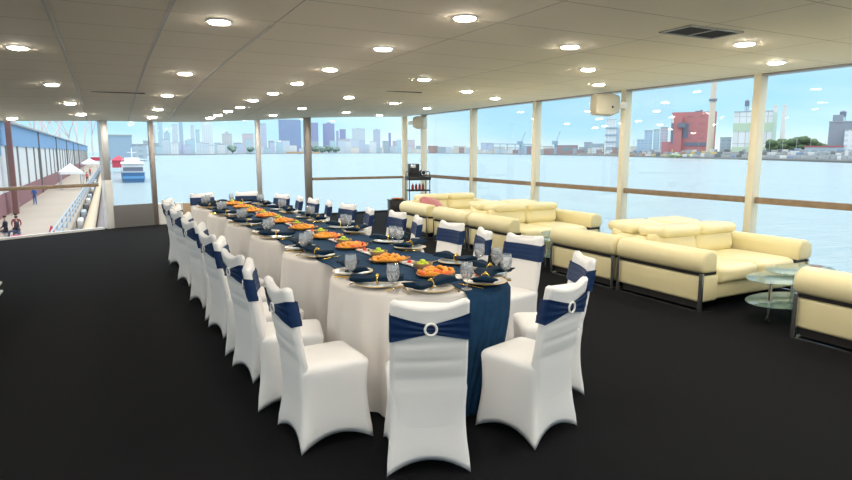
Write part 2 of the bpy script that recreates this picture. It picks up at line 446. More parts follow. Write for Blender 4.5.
# air vent
v = empty('air_vent', (4.42, 3.50, zceil(4.4, 3.5)), R(-2), 'square metal air vent with two dark grilles in the ceiling', 'vent')
b = MB(); b.box(-.31, .31, -.16, -.135, -.012, .004); b.box(-.31, .31, .135, .16, -.012, .004); b.box(-.31, -.285, -.16, .16, -.012, .004); b.box(.285, .31, -.16, .16, -.012, .004); b.box(-.012, .012, -.16, .16, -.012, .004)
b.build('frame', M['ventframe'], v, False)
for k in (0, 1):
    g = MB(); x0 = -.285 if k == 0 else .012
    g.box(x0, x0+.273, -.135, .135, -.002, .002)
    for q in range(9): g.box(x0, x0+.273, -.125+q*.03, -.117+q*.03, -.009, 0)
    g.build('grille', M['grille'], v, False)
v = empty('access_hatch', (.22, 10.3, zceil(.22, 10.3)), 0, 'flat access hatch with a dark edge in the ceiling panels', 'hatch')
b = MB(); b.box(-.36, .36, -.02, 0, -.012, .01); b.build('edge', M['grille'], v, False)
b = MB(); b.box(-.36, .36, 0, .5, -.006, .01); b.build('panel', M['ceiling'], v, False)
v = empty('slot_vent', (4.33, 8.95, zceil(4.33, 8.95)), 0, 'narrow dark slot vent in the middle of the ceiling', 'vent')
MB().box(-.3, .3, -.02, .02, -.006, .01).build('slot', M['grille'], v, False)
MB().box(-.32, .32, .02, .035, -.01, .01).build('frame', M['ventframe'], v, False)

# wall speakers
def speaker(loc, rz, label, w=.36, h=.29, d=.26):
    e = empty('wall_speaker', loc, rz, label, 'speaker', 'speakers on the window posts')
    # wedge cabinet: tapered loft along local x, nose toward -x
    rings = []
    for x, sy, z0, z1 in ((-w, .9, -.10*h/.29, .125*h/.29), (-w+.015, 1, -.12*h/.29, .14*h/.29), (-w*.35, .95, -.135*h/.29, .15*h/.29), (-.03, .55, -.10*h/.29, .13*h/.29), (0, .45, -.09*h/.29, .12*h/.29)):
        hy = d/2*sy; ring = []
        for k in range(24):
            a = 2*pi*k/24; ca, sa = cos(a), sin(a); m_ = (abs(ca)**6+abs(sa)**6)**(1/6)
            ring.append((x, hy*ca/m_, (z0+z1)/2+(z1-z0)/2*sa/m_))
        rings.append(ring)
    MB().loft(rings).build('cabinet', M['speaker'], e)
    MB().rbox(-.02, .14, -.05, .05, -.045, .055, .01, 2).build('bracket', M['lamp_ring'], e)
    MB().lathe([(.001, 0), (.016, 0), (.018, .004), (.001, .005)], 12).build('knob', M['black'], e, loc=(-.15, -d/2*.98+.0, -.03)).rotation_euler = (R(90), 0, 0)
    return e
speaker((7.32, 7.27, 2.335), R(-20), 'white wedge speaker on the window post above the second sofa pair', .42, .36)
speaker((7.28, 14.50, 2.36), R(125), 'white wedge speaker hanging between the two corner posts', .34, .34)

# ------------------------------------------------------------------ banquet chair
def chair_proto():
    root = empty('banquet_chair', cat='chair', group='banquet chairs in white stretch covers')
    n = 64; per = []
    for k in range(n):
        side, u = divmod(k/n*4, 1); side = int(side); t = u*2-1
        x, y = [(t, -1), (1, t), (-t, 1), (-1, -t)][side]
        per.append((x, y, u))
    def rr(x, y, h, p=7):
        m_ = (abs(x)**p+abs(y)**p)**(1/p); return x/m_*h, y/m_*h
    rings = []
    for s_, z in ((.05, .474), (.5, .474), (.82, .472), (.94, .465), (.99, .452), (1.0, .435)):
        rings.append([(*rr(x, y, .2*s_, 12), z) for x, y, u in per])
    for i in range(1, 13):
        t = i/12; ring = []
        for x, y, u in per:
            c = 1-abs(2*u-1)**2.0                     # 0 at the feet, 1 mid-side
            h = .2*(1-.045*sin(pi*min(1, t*1.2))) + .020*t**2.2*(1-c)**1.5
            px_, py_ = rr(x, y, h, 12+6*t)
            pin = 1-.055*t*t*c**1.0
            if abs(x) > abs(y): px_ *= pin
            else: py_ *= pin
            ring.append((px_, py_-.006*t, (.435+(.004+.066*c**.9-.435)*t)))
        rings.append(ring)
    inner = [(p[0]*.94, p[1]*.94, p[2]+.012) for p in rings[-1]]
    rings.append(inner)
    b = MB(); b.loft(rings, True, False)
    b.build('seat', M['cover'], root, angle=180)
    # back rest, standing on the seat's rear edge and running down the rear hem
    K = 22; xs_ = [-1+2*i/K for i in range(K+1)]
    def ztop(x): return .882+.044*abs(x)**2.2-.024*max(0, (abs(x)-.86)/.14)**2
    def yb(x, z, front):
        lean = -.2035  if z < .46 else -.2035-.072*((z-.46)/.46)**1.15
        bow = -.018*(1-x*x)*min(1, max(0, (z-.46)/.22))
        ribs = 0
        if not front and .47 < z < .76: ribs = .0055*(.5+.5*cos((z-.50)/.095*2*pi))**7*(1-abs(x)**6)
        if not front and z < .56:
            t_ = max(0, (.435-z)/.435); h_ = .2*(1-.045*sin(pi*min(1, t_*1.2)))
            q = min(.999, abs(x)*hw(z)/h_); sk_ = -h_*(1-q**12)**(1/12)*(1-.055*t_*t_*(1-q*q))-.0035+.009*max(0, min(1, (.24-z)/.08))
            k_ = max(0, min(1, (z-.45)/.11)); k_ = k_*k_*(3-2*k_)
            return sk_+(lean+bow+ribs-sk_)*k_
        if front and z < .46: return lean+.035
        return lean+bow+ribs+(.048 if front else 0)
    def hw(z): return .193-.022*max(0, min(1, (.46-z)/.10))-.004*max(0, (z-.45)/.45)
    rings = []; NZ = 56
    for i in range(NZ+1):
        t = i/NZ; ring = []
        def pt(x, front):
            z = .17+t*(ztop(x)-.17)
            edge = 1-.25*max(0, (abs(x)-.9)/.1)
            y = yb(x, z, front); ym = (yb(x, z, True)+yb(x, z, False))/2
            top = 1 if t < .985 else (.75 if t < .999 else .35)
            return (x*hw(z), ym+(y-ym)*(1 if abs(x) < .97 else .45)*top, z)
        ring = [pt(x, False) for x in xs_]+[pt(x, True) for x in xs_[::-1]]
        rings.append(ring)
    MB().loft(rings, True, True).build('backrest', M['cover'], root, angle=180)
    # sash: flat across the front, gathered to a ring behind
    ring_pts = []
    NV = 14
    loops = []
    for i in range(NV+1):
        v_ = -1+2*i/NV; loop = []
        for x in xs_:
            hh = .024+.047*abs(x)**1.1; zc = .772+.006*(abs(x)-.5)
            z = zc+v_*hh
            y = yb(x, z, False)-.006-.004*(1+cos(v_*9+x*4))*(.4+.6*(1-abs(x)))
            loop.append((x*(hw(z)+.004), y, z))
        for x in xs_[::-1]:
            z = .772+v_*.065+.012*(1-x*x)*0
            loop.append((x*(hw(z)+.004), yb(x, z, True)+.006+.0015*cos(v_*11+x), z))
        loops.append(loop)
    sash = MB().loft(loops, False, False).build('sash', M['navy'], root, angle=180)
    MB().torus((0, yb(0, .772, False)-.016, .772), .028, .006, 'y', 28, 8).build('buckle', M['pearl'], sash)
    return root
chair = chair_proto()
AX = 1.85; AXK = [1.85, 1.84, 1.82, 1.79, 1.75, 1.71]; TY = [3.62+1.2*k for k in range(6)]
TN = ['the near end table', 'the second table from the near end', 'the third table from the near end', 'the fourth table from the near end', 'the fifth table from the near end', 'the far end table']
# rear-edge centre and facing of every chair seen in the photograph
def axis(y): return 1.85-.14*max(0, min(1.1, (y-4)/5.6))**1.35
def facing(dx, dy): return math.atan2(dy, dx)-pi/2
chairs = []
Lrow = [(.815, 3.16, 3), (.79, 3.80, -14), (.78, 4.30, 9), (.80, 4.97, -17), (.77, 5.45, 9), (.80, 6.10, -16), (.75, 6.60, 11), (.80, 7.24, -16), (.74, 7.74, 12), (.80, 8.40, -18), (.76, 8.98, 14), (.80, 9.66, -24)]
for i, (x, y, a) in enumerate(Lrow):
    f = R(a); chairs.append((x+.2*cos(f), y+.2*sin(f), f-pi/2, 'white chair with navy sash, dock side of the table, '+nth(i, 12)))
Rrow = [(2.77, 3.06, 155), (3.03, 4.03, 195), (2.93, 4.52, 161), (2.96, 5.14, 187), (2.90, 5.78, 161), (2.93, 6.36, 183), (2.81, 6.92, 167), (2.79, 7.62, 190), (2.72, 8.22, 166), (2.66, 8.76, 184), (2.60, 9.28, 172), (2.50, 9.95, 200)]
for i, (x, y, a) in enumerate(Rrow):
    f = R(a); chairs.append((x+.2*cos(f), y+.2*sin(f), f-pi/2, 'white chair with navy sash, sofa side of the table, '+nth(i, 12)))
fn = math.atan2(.402, .158); chairs.append((1.322+.21*cos(fn), 2.475+.21*sin(fn), fn-pi/2, 'white chair at the near table end, ringed sash squarely facing the camera'))
fn = math.atan2(.441, -.133); chairs.append((2.14+.21*cos(fn), 2.485+.21*sin(fn), fn-pi/2, 'white chair at the near table end, turned aside beside the hanging runner'))
chairs.append((1.40, 10.56, pi+.05, 'white covered chair at the far table end, the one toward the dock'))
chairs.append((2.08, 10.60, pi-.25, 'white covered chair at the far table end, the one toward the sofas'))
for i, (x, y, rz, lab) in enumerate(chairs): place(chair, i > 0, (x, y, 0), rz, lab)

# ------------------------------------------------------------------ tables, cloths, runner
def cloth_mesh():
    n = 144; rings = []
    prof = [(.02, .762), (.3, .762), (.5, .762), (.575, .762), (.592, .760), (.602, .752), (.606, .738)]
    def lim(x, y): return x, max(-.597, min(.597, y))
    for r, z in prof: rings.append([(*lim(r*cos(2*pi*j/n), r*sin(2*pi*j/n)), z) for j in range(n)])
    for i in range(1, 15):
        t = i/14; ring = []
        for j in range(n):
            a = 2*pi*j/n
            fold = (.5+.5*cos(a*21+1.3*sin(3*a)))**1.2
            r = .604+.042*t**.6*fold*(1+.4*sin(5*a))+.006*t
            ring.append((*lim(r*cos(a), r*sin(a)), .738+(.012-.738)*t))
        rings.append(ring)
    return MB().loft(rings, True, False).mesh('tablecloth', M['cloth'], True, 180)
cm = cloth_mesh()
tt_me = MB().lathe([(.01, .755), (.585, .755), (.59, .745), (.585, .73), (.01, .73)], 48).mesh('tabletop', M['bowlwood'])
leg_me = MB().tube([(0, 0, .0), (0, 0, .73)], .018, 10).mesh('leg', M['steel'])
for k, y in enumerate(TY):
    t = empty('round_table', (AXK[k], y, 0), 0, 'round banquet table hidden under its cloth, '+nth(k, 6), 'table', 'round tables in the long row')
    o = bpy.data.objects.new('tabletop', tt_me); C.objects.link(o); o.parent = t
    for a in range(4):
        o = bpy.data.objects.new('leg', leg_me); C.objects.link(o); o.parent = t; o.location = (.4*cos(a*pi/2+.78), .4*sin(a*pi/2+.78), 0)
    o = bpy.data.objects.new('tablecloth', cm); C.objects.link(o); o.location = (AXK[k], y, 0)
    tag(o, 'floor-length white cloth draped over '+TN[k], 'tablecloth', 'white cloths on the long table')
# navy runner: along the row and over the near edge to the floor
def runner():
    n = 40; rows = []
    def edge(s): return TY[0]-math.sqrt(max(0, .606**2-(s*1.0)**2))
    W = .44
    ys = [TY[5]+.50-(TY[5]+.50-3.30)*i/150 for i in range(151)]
    def lims(y):
        k = max(0, min(1, (3.75-y)/.5)); k = k*k*(3-2*k)
        return axis(y)-W+(1.86-(1.85-W))*k, axis(y)+W
    for y in ys:
        l_, r_ = lims(y); hw_ = (r_-l_)/2
        rows.append([((l_+r_)/2+(hw_+.012*sin(y*5)+.008*sin(y*13))*(2*j/n-1), y, .768+.0035*sin(j*1.3+y*9)*sin(y*4+j*.4)) for j in range(n+1)])
    for i in range(1, 7):
        t = i/6
        l_, r_ = lims(3.2)
        rows.append([(l_+(r_-l_)*j/n, 3.30+(edge(l_+(r_-l_)*j/n-AX)+.012-3.30)*t, .768) for j in range(n+1)])
    drop = []
    for i in range(1, 24):
        t = i/23; row = []
        for j in range(n+1):
            s = 2*j/n-1
            narrow = 1-.30*t**1.1; l_, r_ = lims(3.2); x = (l_+r_)/2-.23*t+(r_-l_)/2*s*narrow
            fold = .022*t**.5*sin(s*11+.6*sin(t*3))
            xe = max(-.6, min(.6, x-AX))
            r = .63+.02*min(1, t*4)+.02*t
            y = TY[0]-math.sqrt(max(0, r*r-xe*xe))-.012-abs(fold)*.8
            z = .764-.006*min(1, t*20)-.742*t
            row.append((x+fold*.3, y, max(.008, z)))
        rows.append(row)
    top = rows; V = []; F = []
    m_ = n+1
    for r_ in top: V += r_
    nr = len(top)
    for i in range(nr-1):
        for j in range(n): F.append((i*m_+j, i*m_+j+1, (i+1)*m_+j+1, (i+1)*m_+j))
    o = MB().add(V, F).build('table_runner', M['runner'], angle=180)
    sm = o.modifiers.new('thick', 'SOLIDIFY'); sm.thickness = .003; sm.offset = 1
    return o
tag(runner(), 'long crinkled navy gauze runner down the table, hanging to the floor at the near end', 'table runner')

# ------------------------------------------------------------------ place settings
ZT = .766
def plate_proto():
    e = empty('plate', cat='plate', group='gold rimmed plates on the long table')
    MB().lathe([(.001, .004), (.085, .004), (.095, .007), (.135, .015), (.139, .018), (.135, .019), (.095, .011), (.08, .009), (.001, .009)], 40).build('dish', M['china'], e)
    MB().torus((0, 0, .0182), .1378, .0018, 'z', 40, 6).build('rim', M['goldy'], e)
    return e
def napkin_proto():
    e = empty('napkin', cat='napkin', group='knotted navy napkins on the plates')
    b = MB()
    # a bow of cloth pinched in the middle and fanned at both ends
    K = 26; rings = []
    for i in range(K+1):
        u = -1+2*i/K; w = .016+.052*abs(u)**.8; h = .013+.016*abs(u)**.6*(1-.6*max(0, abs(u)-.7)/.3)
        ring = []
        for j in range(20):
            a = 2*pi*j/20; f = 1+.16*cos(5*a+u*2)
            ring.append((u*.150, w*cos(a)*f, .022+h*(sin(a)*f*.7)+.012*abs(u)))
        rings.append(ring)
    b.loft(rings).build('cloth', M['napkin'], e, angle=180)
    rg = MB().torus((0, 0, .022), .019, .0055, 'x', 20, 8).build('ring', M['gold'], e)
    MB().blob((0, -.002, .043), .010, 3, .1, 1).build('bead', M['goldy'], rg)
    return e
def fork_proto():
    b = MB(); b.tube([(0, -.09, .004), (0, -.02, .006), (0, .035, .005)], [.004, .003, .0035], 8)
    b.rbox(-.011, .011, .035, .055, .003, .007, .002, 2)
    for k in (-.0085, -.0028, .0028, .0085): b.tube([(k, .053, .005), (k, .095, .009)], .0017, 6)
    o = b.build('fork', M['gold']); return tag(o, cat='fork', group='gold forks on the long table')
def knife_proto():
    b = MB(); b.tube([(0, -.1, .005), (0, -.01, .005)], [.0055, .0045], 8)
    b.prism([(-.004, -.01), (.007, -.008), (.009, .05), (.004, .10), (-.004, .112)], .003, .0065, 'z')
    o = b.build('knife', M['gold']); return tag(o, cat='knife', group='gold knives on the long table')
def goblet_proto():
    e = empty('water_goblet', cat='goblet', group='water goblets on the long table')
    out = [(.001, .001), (.034, .001), (.034, .004), (.012, .008), (.006, .014), (.0055, .045), (.009, .058), (.026, .070), (.036, .090), (.039, .115), (.0365, .148), (.034, .168)]
    inn = [(.0325, .168), (.035, .148), (.0372, .115), (.034, .091), (.025, .074), (.001, .066)]
    MB().lathe(out+inn, 28, cap0=True, cap1=True).build('glass', M['goblet'], e, angle=60)
    MB().lathe([(.001, .0665), (.0245, .0745), (.0335, .0915), (.0362, .112), (.0362, .1125), (.001, .1125)], 24).build('water', M['water_in'], e, angle=50)
    return e
plate, napkin, fork, knife, goblet = plate_proto(), napkin_proto(), fork_proto(), knife_proto(), goblet_proto()
settings = []
for i in range(12):
    k = i//2; s = -1 if i % 2 == 0 else 1
    y = TY[k]+(s*.215 if i < 11 else .12); th = R(s*-22)                       # dock side
    settings.append((axis(y)-.40, y, math.atan2(TY[k]-y, .385), 'dock side setting '+nth(i, 12)))
for i in range(12):
    k = i//2; s = -1 if i % 2 == 0 else 1
    y = TY[k]+(s*.215 if i < 11 else .12)+(-.02 if k == 0 and s < 0 else 0)
    settings.append((axis(y)+.43, y, math.atan2(TY[k]-y, -.43), 'sofa side setting '+nth(i, 12)))
settings.append((1.685, 3.135, R(75), 'the near end, before the square-on chair'))
settings.append((2.085, 3.145, R(112), 'the near end, beside the hanging runner'))
settings.append((axis(10)-.20, TY[5]+.43, R(-80), 'the far end, toward the dock'))
settings.append((axis(10)+.21, TY[5]+.43, R(-100), 'the far end, toward the sofas'))
for i, (x, y, f, lab) in enumerate(settings):
    def loc(fw, rt): return (x+cos(f)*fw+sin(f)*rt, y+sin(f)*fw-cos(f)*rt)
    rz = f-pi/2; rn = random.Random(i)
    z = ZT+(.006 if True else 0)
    place(plate, i > 0, (x, y, z), rz, 'white plate with thin gold rim, '+lab)
    na = rz+R(rn.choice([-25, 20, -12, 32, 8])) if i not in (24,) else rz+R(35)
    place(napkin, i > 0, (x, y, z+.010), na, 'navy napkin in gold ring at '+lab, None, (1.1, 1.2, 1.25))
    p = loc(.0, -.150); place(fork, i > 0, (*p, z), rz, 'gold fork beside the plate, '+lab)
    p = loc(.0, .150); place(knife, i > 0, (*p, z), rz, 'gold knife beside the plate, '+lab)
    mirror = i < 24 and ((i % 2 == 0) != (i >= 12))
    gx, gy = loc(.10, .165)
    if i < 24:                                            # neighbours keep their glasses side by side
        k = (i % 12)//2; s = -1 if i % 2 == 0 else 1
        gx = (axis(y)-.40-.02+.04*s) if i < 12 else axis(y)+.40; gy = TY[k]+s*.055+.01
        if i == 0: gx, gy = 1.46, 3.19
        if i == 12: gx, gy = 2.27, 3.18
        if i == 13: gx, gy = 2.36, 3.64
        if i == 1: gx, gy = 1.36, 3.63
    elif i == 24: gx, gy = 1.885, 3.045
    elif i == 25: gx, gy = 2.36, 3.42
    place(goblet, i > 0, (gx, gy, z), rn.uniform(0, 6), 'stemmed goblet of water, '+lab)

# ------------------------------------------------------------------ food down the middle
def tray_proto():
    e = empty('serving_tray', cat='tray', group='wooden serving trays along the table')
    MB().lathe([(.001, .003), (.10, .003), (.125, .010), (.138, .022), (.134, .024), (.118, .013), (.10, .009), (.001, .009)], 36, sx=1.1, sy=.85).build('dish', M['tray'], e)
    MB().tube([(.14, -.03, .022), (.165, -.02, .026), (.165, .02, .026), (.14, .03, .022)], .005, 8).build('handle', M['tray'], e)
    return e
def slice_mesh(mat):
    # a crescent of fruit
    rings = []
    for i in range(11):
        a = -1.25+2.5*i/10; t = abs(a)/1.25; w = .012*(1-t**2)+.002; h = .016*(1-t**2)+.002
        c = (.05*cos(a)-.025, .05*sin(a), .010*(1-t))
        rings.append([(c[0]+w*cos(b_)*cos(a), c[1]+w*cos(b_)*sin(a), c[2]+h*sin(b_)) for b_ in [2*pi*j/8 for j in range(8)]])
    return MB().loft(rings).mesh('fruit_slice', mat, True, 180)
sl = [slice_mesh(M['orange']), slice_mesh(M['orange2'])]
def bowl_proto():
    e = empty('small_bowl', cat='bowl', group='small bowls between the trays')
    MB().lathe([(.001, .001), (.03, .001), (.045, .014), (.056, .038), (.058, .050), (.054, .050), (.050, .036), (.038, .016), (.001, .010)], 28).build('bowl', M['bowlwood'], e)
    return e
def platter_proto():
    e = empty('serving_platter', cat='platter', group='white oblong platters along the table')
    b = MB(); b.rbox(-.055, .055, -.17, .17, .002, .009, .003, 2)
    b.build('dish', M['china'], e)
    r_ = MB(); 
    for x0, x1, y0, y1 in ((-.06, -.05, -.175, .175), (.05, .06, -.175, .175), (-.06, .06, -.175, -.165), (-.06, .06, .165, .175)): r_.rbox(x0, x1, y0, y1, .004, .014, .003, 2)
    r_.build('rim', M['china'], e); return e
tray, bowl, platter = tray_proto(), bowl_proto(), platter_proto()
lime_me = MB().blob((0, 0, .014), .021, 5, .08, 2, .75).mesh('lime', M['lime'], True, 180)
can_me = MB().lathe([(.001, .0), (.017, .0), (.018, .006), (.014, .012), (.008, .02), (.001, .022)], 14).mesh('canape', M['red'])
ol_me = MB().blob((0, 0, .012), .012, 8, .05, 2).mesh('olive', M['olive'], True, 180)
def petals():
    b = MB()
    for k in range(5):
        a = 2*pi*k/5
        rings = [[(cos(a)*r-sin(a)*w*q, sin(a)*r+cos(a)*w*q, .006+r*.5+.002*s_) for q, s_ in ((-1, 0), (0, 1), (1, 0), (0, -1))] for r, w in ((.004, .003), (.014, .012), (.026, .011), (.034, .002))]
        b.loft(rings)
    return b.mesh('orchid', M['magenta'])
or_me = petals()
def single(name, me, loc, rot, label, cat, group):
    o = bpy.data.objects.new(name, me); C.objects.link(o); o.location = loc; o.rotation_euler = rot; return tag(o, label, cat, group)
TRY = [(1.92, 3.50, 20), (1.85, 4.12, -10), (1.83, 4.86, 15), (1.84, 5.55, 5), (1.82, 6.32, -12), (1.79, 7.03, 10), (1.77, 7.75, -5), (1.76, 8.5, 12), (1.75, 9.18, 0), (1.73, 9.76, 8)]
FZ = ZT+.007
for i, (x, y, a) in enumerate(TRY):
    rn = random.Random(40+i); pos = nth(i, 10)
    place(tray, i > 0, (x, y, FZ), R(a), 'oval wooden tray heaped with orange fruit slices, '+pos)
    q = 0
    for ring_n, rad, zz in ((11, .088, .012), (7, .052, .022), (3, .02, .031)):
        for k in range(ring_n):
            th = 2*pi*k/ring_n+rn.uniform(-.2, .2)
            m_ = sl[1] if rn.random() < .22 else sl[0]
            single('fruit_slice', m_, (x+rad*1.1*cos(th), y+rad*.85*sin(th), FZ+zz), (rn.uniform(-.3, .3), rn.uniform(-.5, .1), th+rn.uniform(-.6, .6)),
                   'orange fruit slice heaped on the wooden tray '+pos, 'fruit slice', 'fruit slices on the wooden tray '+pos)
    ox, oy = x-.0, y+.195
    place(bowl, i > 0, (ox, oy, FZ), 0, 'small wooden bowl of limes behind the orange tray '+pos, None, (1.25, 1.25, 1.1))
    for k in range(4):
        th = 2*pi*k/3; r_ = .026 if k < 3 else 0
        single('lime', lime_me, (ox+r_*cos(th), oy+r_*sin(th), FZ+(.030 if k < 3 else .052)), (rn.uniform(-.4, .4), 0, th), 'yellow-green lime in the small bowl behind the orange tray '+pos, 'lime', 'limes in the bowl behind the tray '+pos)
    single('orchid', or_me, (x+.10, y+.15, FZ+.004), (R(-25), 0, i), 'magenta orchid bloom lying beside the orange tray '+pos, 'flower', 'orchid blooms beside the trays')
PLT = [(2.02, 3.35, 62), (1.95, 3.85, 6), (1.86, 4.535, 3), (1.85, 5.23, 3), (1.84, 5.96, -3), (1.82, 6.70, 3), (1.80, 7.42, -3), (1.79, 8.15, 2), (1.79, 8.84, 0)]
for i, (x, y, a) in enumerate(PLT):
    pos = nth(i, 9)
    place(platter, i > 0, (x+(.015 if i else 0), y, FZ), R(a), 'oblong white platter of red canapes on the runner, '+pos)
    for k in range(4):
        d = -.115+.077*k; px_ = x+(.015 if i else 0)-sin(R(a))*d; py_ = y+cos(R(a))*d
        if k == 2: single('olive', ol_me, (px_, py_, FZ+.009), (0, 0, 0), 'dark green olive on the white platter '+pos, 'olive', 'olives on the white platters')
        else: single('canape', can_me, (px_, py_, FZ+.009), (0, 0, k), 'small red canape on the white platter '+pos, 'canape', 'red canapes on the white platter '+pos)

# ------------------------------------------------------------------ sofas
def sofa_proto(w=1.77, d=1.15):
    e = empty('loveseat', cat='sofa', group='cream leather loveseats along the windows')
    hw = w/2; hd = d/2
    MB().rbox(-hw+.2, hw-.2, -hd+.05, hd-.04, .10, .27, .03, 3).build('base', M['leather'], e)
    MB().rbox(-hw+.14, hw-.14, hd-.20, hd-.005, .10, .64, .06, 4).build('back_panel', M['leather'], e)
    cw = (w-.50)/2
    for s in (-1, 1):
        x0, x1 = (-cw, -.004) if s < 0 else (.004, cw)
        MB().rbox(x0, x1, -hd+.005, hd-.33, .26, .44, .055, puff=.018, div=11).build('seat_cushion', M['leather'], e, angle=180)
        bc = MB().rbox(x0, x1, -.12, .12, -.16, .17, .09, puff=.02, div=11).build('back_cushion', M['leather'], e, angle=180)
        bc.location = (0, hd-.27, .56); bc.rotation_euler = (R(-13), 0, 0)
        h = MB().rbox(x0+.01, x1-.01, -.21, .21, -.062, .062, .058, puff=.010, div=11).build('headrest', M['leather'], e, angle=180)
        h.location = (0, hd-.225, .695); h.rotation_euler = (R(-3), 0, 0)
    for s in (-1, 1):
        a = MB()
        x0, x1 = sorted((s*(hw-.005), s*(hw-.26)))
        a.rbox(x0, x1, -hd+.02, hd-.02, .095, .375, .035, 3)
        ar = a.build('arm', M['leather'], e)
        # draped roll: fat outer edge, folded over the panel
        prof = [(.19, .40), (.19, .54), (.182, .590), (.155, .620), (.10, .63), (.04, .622), (-.005, .60), (-.045, .55), (-.052, .49), (-.04, .435), (-.01, .405), (.05, .40)]
        rings = []
        for yy, k in ((-hd-.0, .70), (-hd+.004, .88), (-hd+.02, .975), (-hd+.05, 1), (hd-.05, 1), (hd-.02, .975), (hd-.004, .88), (hd, .70)):
            rings.append([(s*(hw-(.11+(px_-.11)*k)), yy, .51+(pz-.51)*k) for px_, pz in prof])
        MB().loft(rings).build('arm_roll', M['leather'], ar, angle=60)
        bx = sorted((s*(hw+.004), s*(hw-.22)))
        MB().box(bx[0], bx[1], -hd+.03, hd-.03, .372, .408).build('band', M['black'], ar, False)
        f = MB(); X = s*(hw+.006); xx = sorted((X-.012, X+.012))
        f.box(xx[0], xx[1], -hd+.005, -hd+.045, 0, .40); f.box(xx[0], xx[1], hd-.045, hd-.005, 0, .40); f.box(xx[0], xx[1], -hd+.045, hd-.045, .0, .014)
        for yy in (-hd+.025, hd-.025): f.box(min(X, X-s*.2), max(X, X-s*.2), yy-.02, yy+.02, 0.0, .014)
        f.build('leg', M['chrome'], e, False)
        xx = sorted((s*(hw-.03), s*(hw-.06)))
        MB().box(xx[0], xx[1], -hd+.06, hd-.06, .03, .096).build('skirt', M['black'], e, False)
    return e
sofa = sofa_proto()
SX = 5.17+.885
place(sofa, False, (SX, 3.87+.585, 0), 0, 'cream leather loveseat facing the camera behind the near glass table')
place(sofa, True, (SX, 5.045+.60, 0), pi, 'cream leather loveseat back to back behind the one facing the near glass table')
place(sofa, True, (SX, 7.13+.60, 0), 0, 'cream leather loveseat in the middle pair, its seat facing the camera')
place(sofa, True, (SX, 8.34+.585, 0), pi, 'cream leather loveseat in the middle pair, facing the pink cushion')
place(sofa, True, (SX+.02, 9.75+.60, 0), 0, 'cream leather loveseat farthest away, with the pink cushion on it')
place(sofa, True, (SX, 3.00-.585, 0), pi, 'cream leather loveseat cut by the picture edge in front of the glass table')
cu = MB().rbox(-.24, .24, -.07, .07, -.2, .2, .06, puff=.05, div=9).build('cushion', M['pink'], angle=180, loc=(SX-.48, 9.75+.60-.06, .545)); cu.rotation_euler = (R(-52), R(14), R(12))
tag(cu, 'dusty pink square cushion leaning on the farthest cream loveseat', 'cushion')

# ------------------------------------------------------------------ swivel glass tables
def gtable_proto():
    e = empty('glass_coffee_table', cat='coffee table', group='tiered glass coffee tables')
    def oval(rx, ry, z, cx, cy, t=.012):
        rings = []
        for k, zz in ((.985, z), (1, z+.003), (1, z+t-.003), (.985, z+t)): rings.append([(cx+rx*k*cos(a), cy+ry*k*sin(a), zz) for a in [2*pi*j/48 for j in range(48)]])
        return MB().loft(rings)
    oval(.46, .29, .395, -.06, -.02).build('tabletop', M['tableglass'], e)
    oval(.40, .26, .43, .26, .05).build('swivel_top', M['tableglass'], e)
    oval(.46, .29, .17, -.05, -.02).build('shelf', M['tableglass'], e)
    for x, y, z in ((-.36, -.05, .40), (.28, .12, .43), (.22, -.16, .40)):
        l = MB().tube([(x, y, .06), (x, y, z)], .016, 12).build('leg', M['chrome'], e)
        MB().torus((x, y, .03), .02, .011, 'y', 16, 8).build('caster', M['black'], l)
    return e
gt = gtable_proto()
place(gt, False, (5.80, 3.42, 0), 0, 'oval tiered glass coffee table between the two nearest loveseats')
place(gt, True, (5.62, 6.66, 0), R(20), 'oval tiered glass coffee table half hidden between the first and middle loveseat pairs')

# ------------------------------------------------------------------ corner cart and box
e = empty('serving_cart', (6.68, 13.10, 0), R(-12), 'black tubular serving cart in the far corner holding a coffee machine', 'cart')
def deck(z): return MB().rbox(-.27, .27, -.19, .19, z, z+.035, .01, 2)
MB().rbox(-.28, .28, -.2, .2, .925, 1.015, .012, 2).build('shelf', M['black'], e); deck(.66).build('shelf', M['black'], e); deck(.16).build('shelf', M['black'], e)
for x in (-.255, .255):
    for y in (-.175, .175): MB().tube([(x, y, .05), (x, y, .985)], .011, 8).build('leg', M['black'], e)
    MB().tube([(x, -.16, 1.0), (x, -.16, 1.10), (x, -.10, 1.13), (x, .10, 1.13), (x, .16, 1.10), (x, .16, 1.0)], .011, 8).build('handle', M['black'], e)
e = empty('coffee_machine', (6.59, 13.12, 1.0165), R(-12), 'black and steel coffee machine on top of the corner cart', 'coffee machine')
MB().rbox(-.13, .11, -.10, .14, 0, .30, .015, 2).build('body', M['black'], e)
MB().rbox(-.12, .0, -.16, -.09, .20, .29, .01, 2).build('brew_head', M['chrome'], e)
MB().rbox(-.12, .10, -.17, -.09, 0, .025, .006, 2).build('drip_tray', M['black'], e)
e = empty('toaster', (6.81, 13.09, 1.0165), R(-12), 'small rounded black and chrome toaster beside the coffee machine', 'appliance')
MB().rbox(-.075, .075, -.07, .07, .0, .15, .035, 4).build('body', M['black'], e)
MB().torus((0, -.072, .08), .055, .012, 'y', 20, 8).build('dial', M['chrome'], e)
bot = MB().lathe([(.001, 0), (.03, 0), (.032, .01), (.032, .09), (.026, .11), (.012, .125), (.012, .145), (.001, .147)], 16).mesh('bottle', pbr('red_sauce', (.35, .03, .03), .3))
for k in range(4):
    single('sauce_bottle', bot, (6.54+.085*k, 13.10-.02*k, .6965), (0, 0, 0), 'small dark red bottle on the middle shelf of the corner cart', 'bottle', 'red bottles on the cart shelf')
e = empty('storage_box', (6.16, 13.22, 0), R(-12), 'dark storage box on the floor beside the corner cart', 'box')
MB().rbox(-.19, .19, -.16, .16, 0, .43, .012, 2).build('body', M['black'], e)
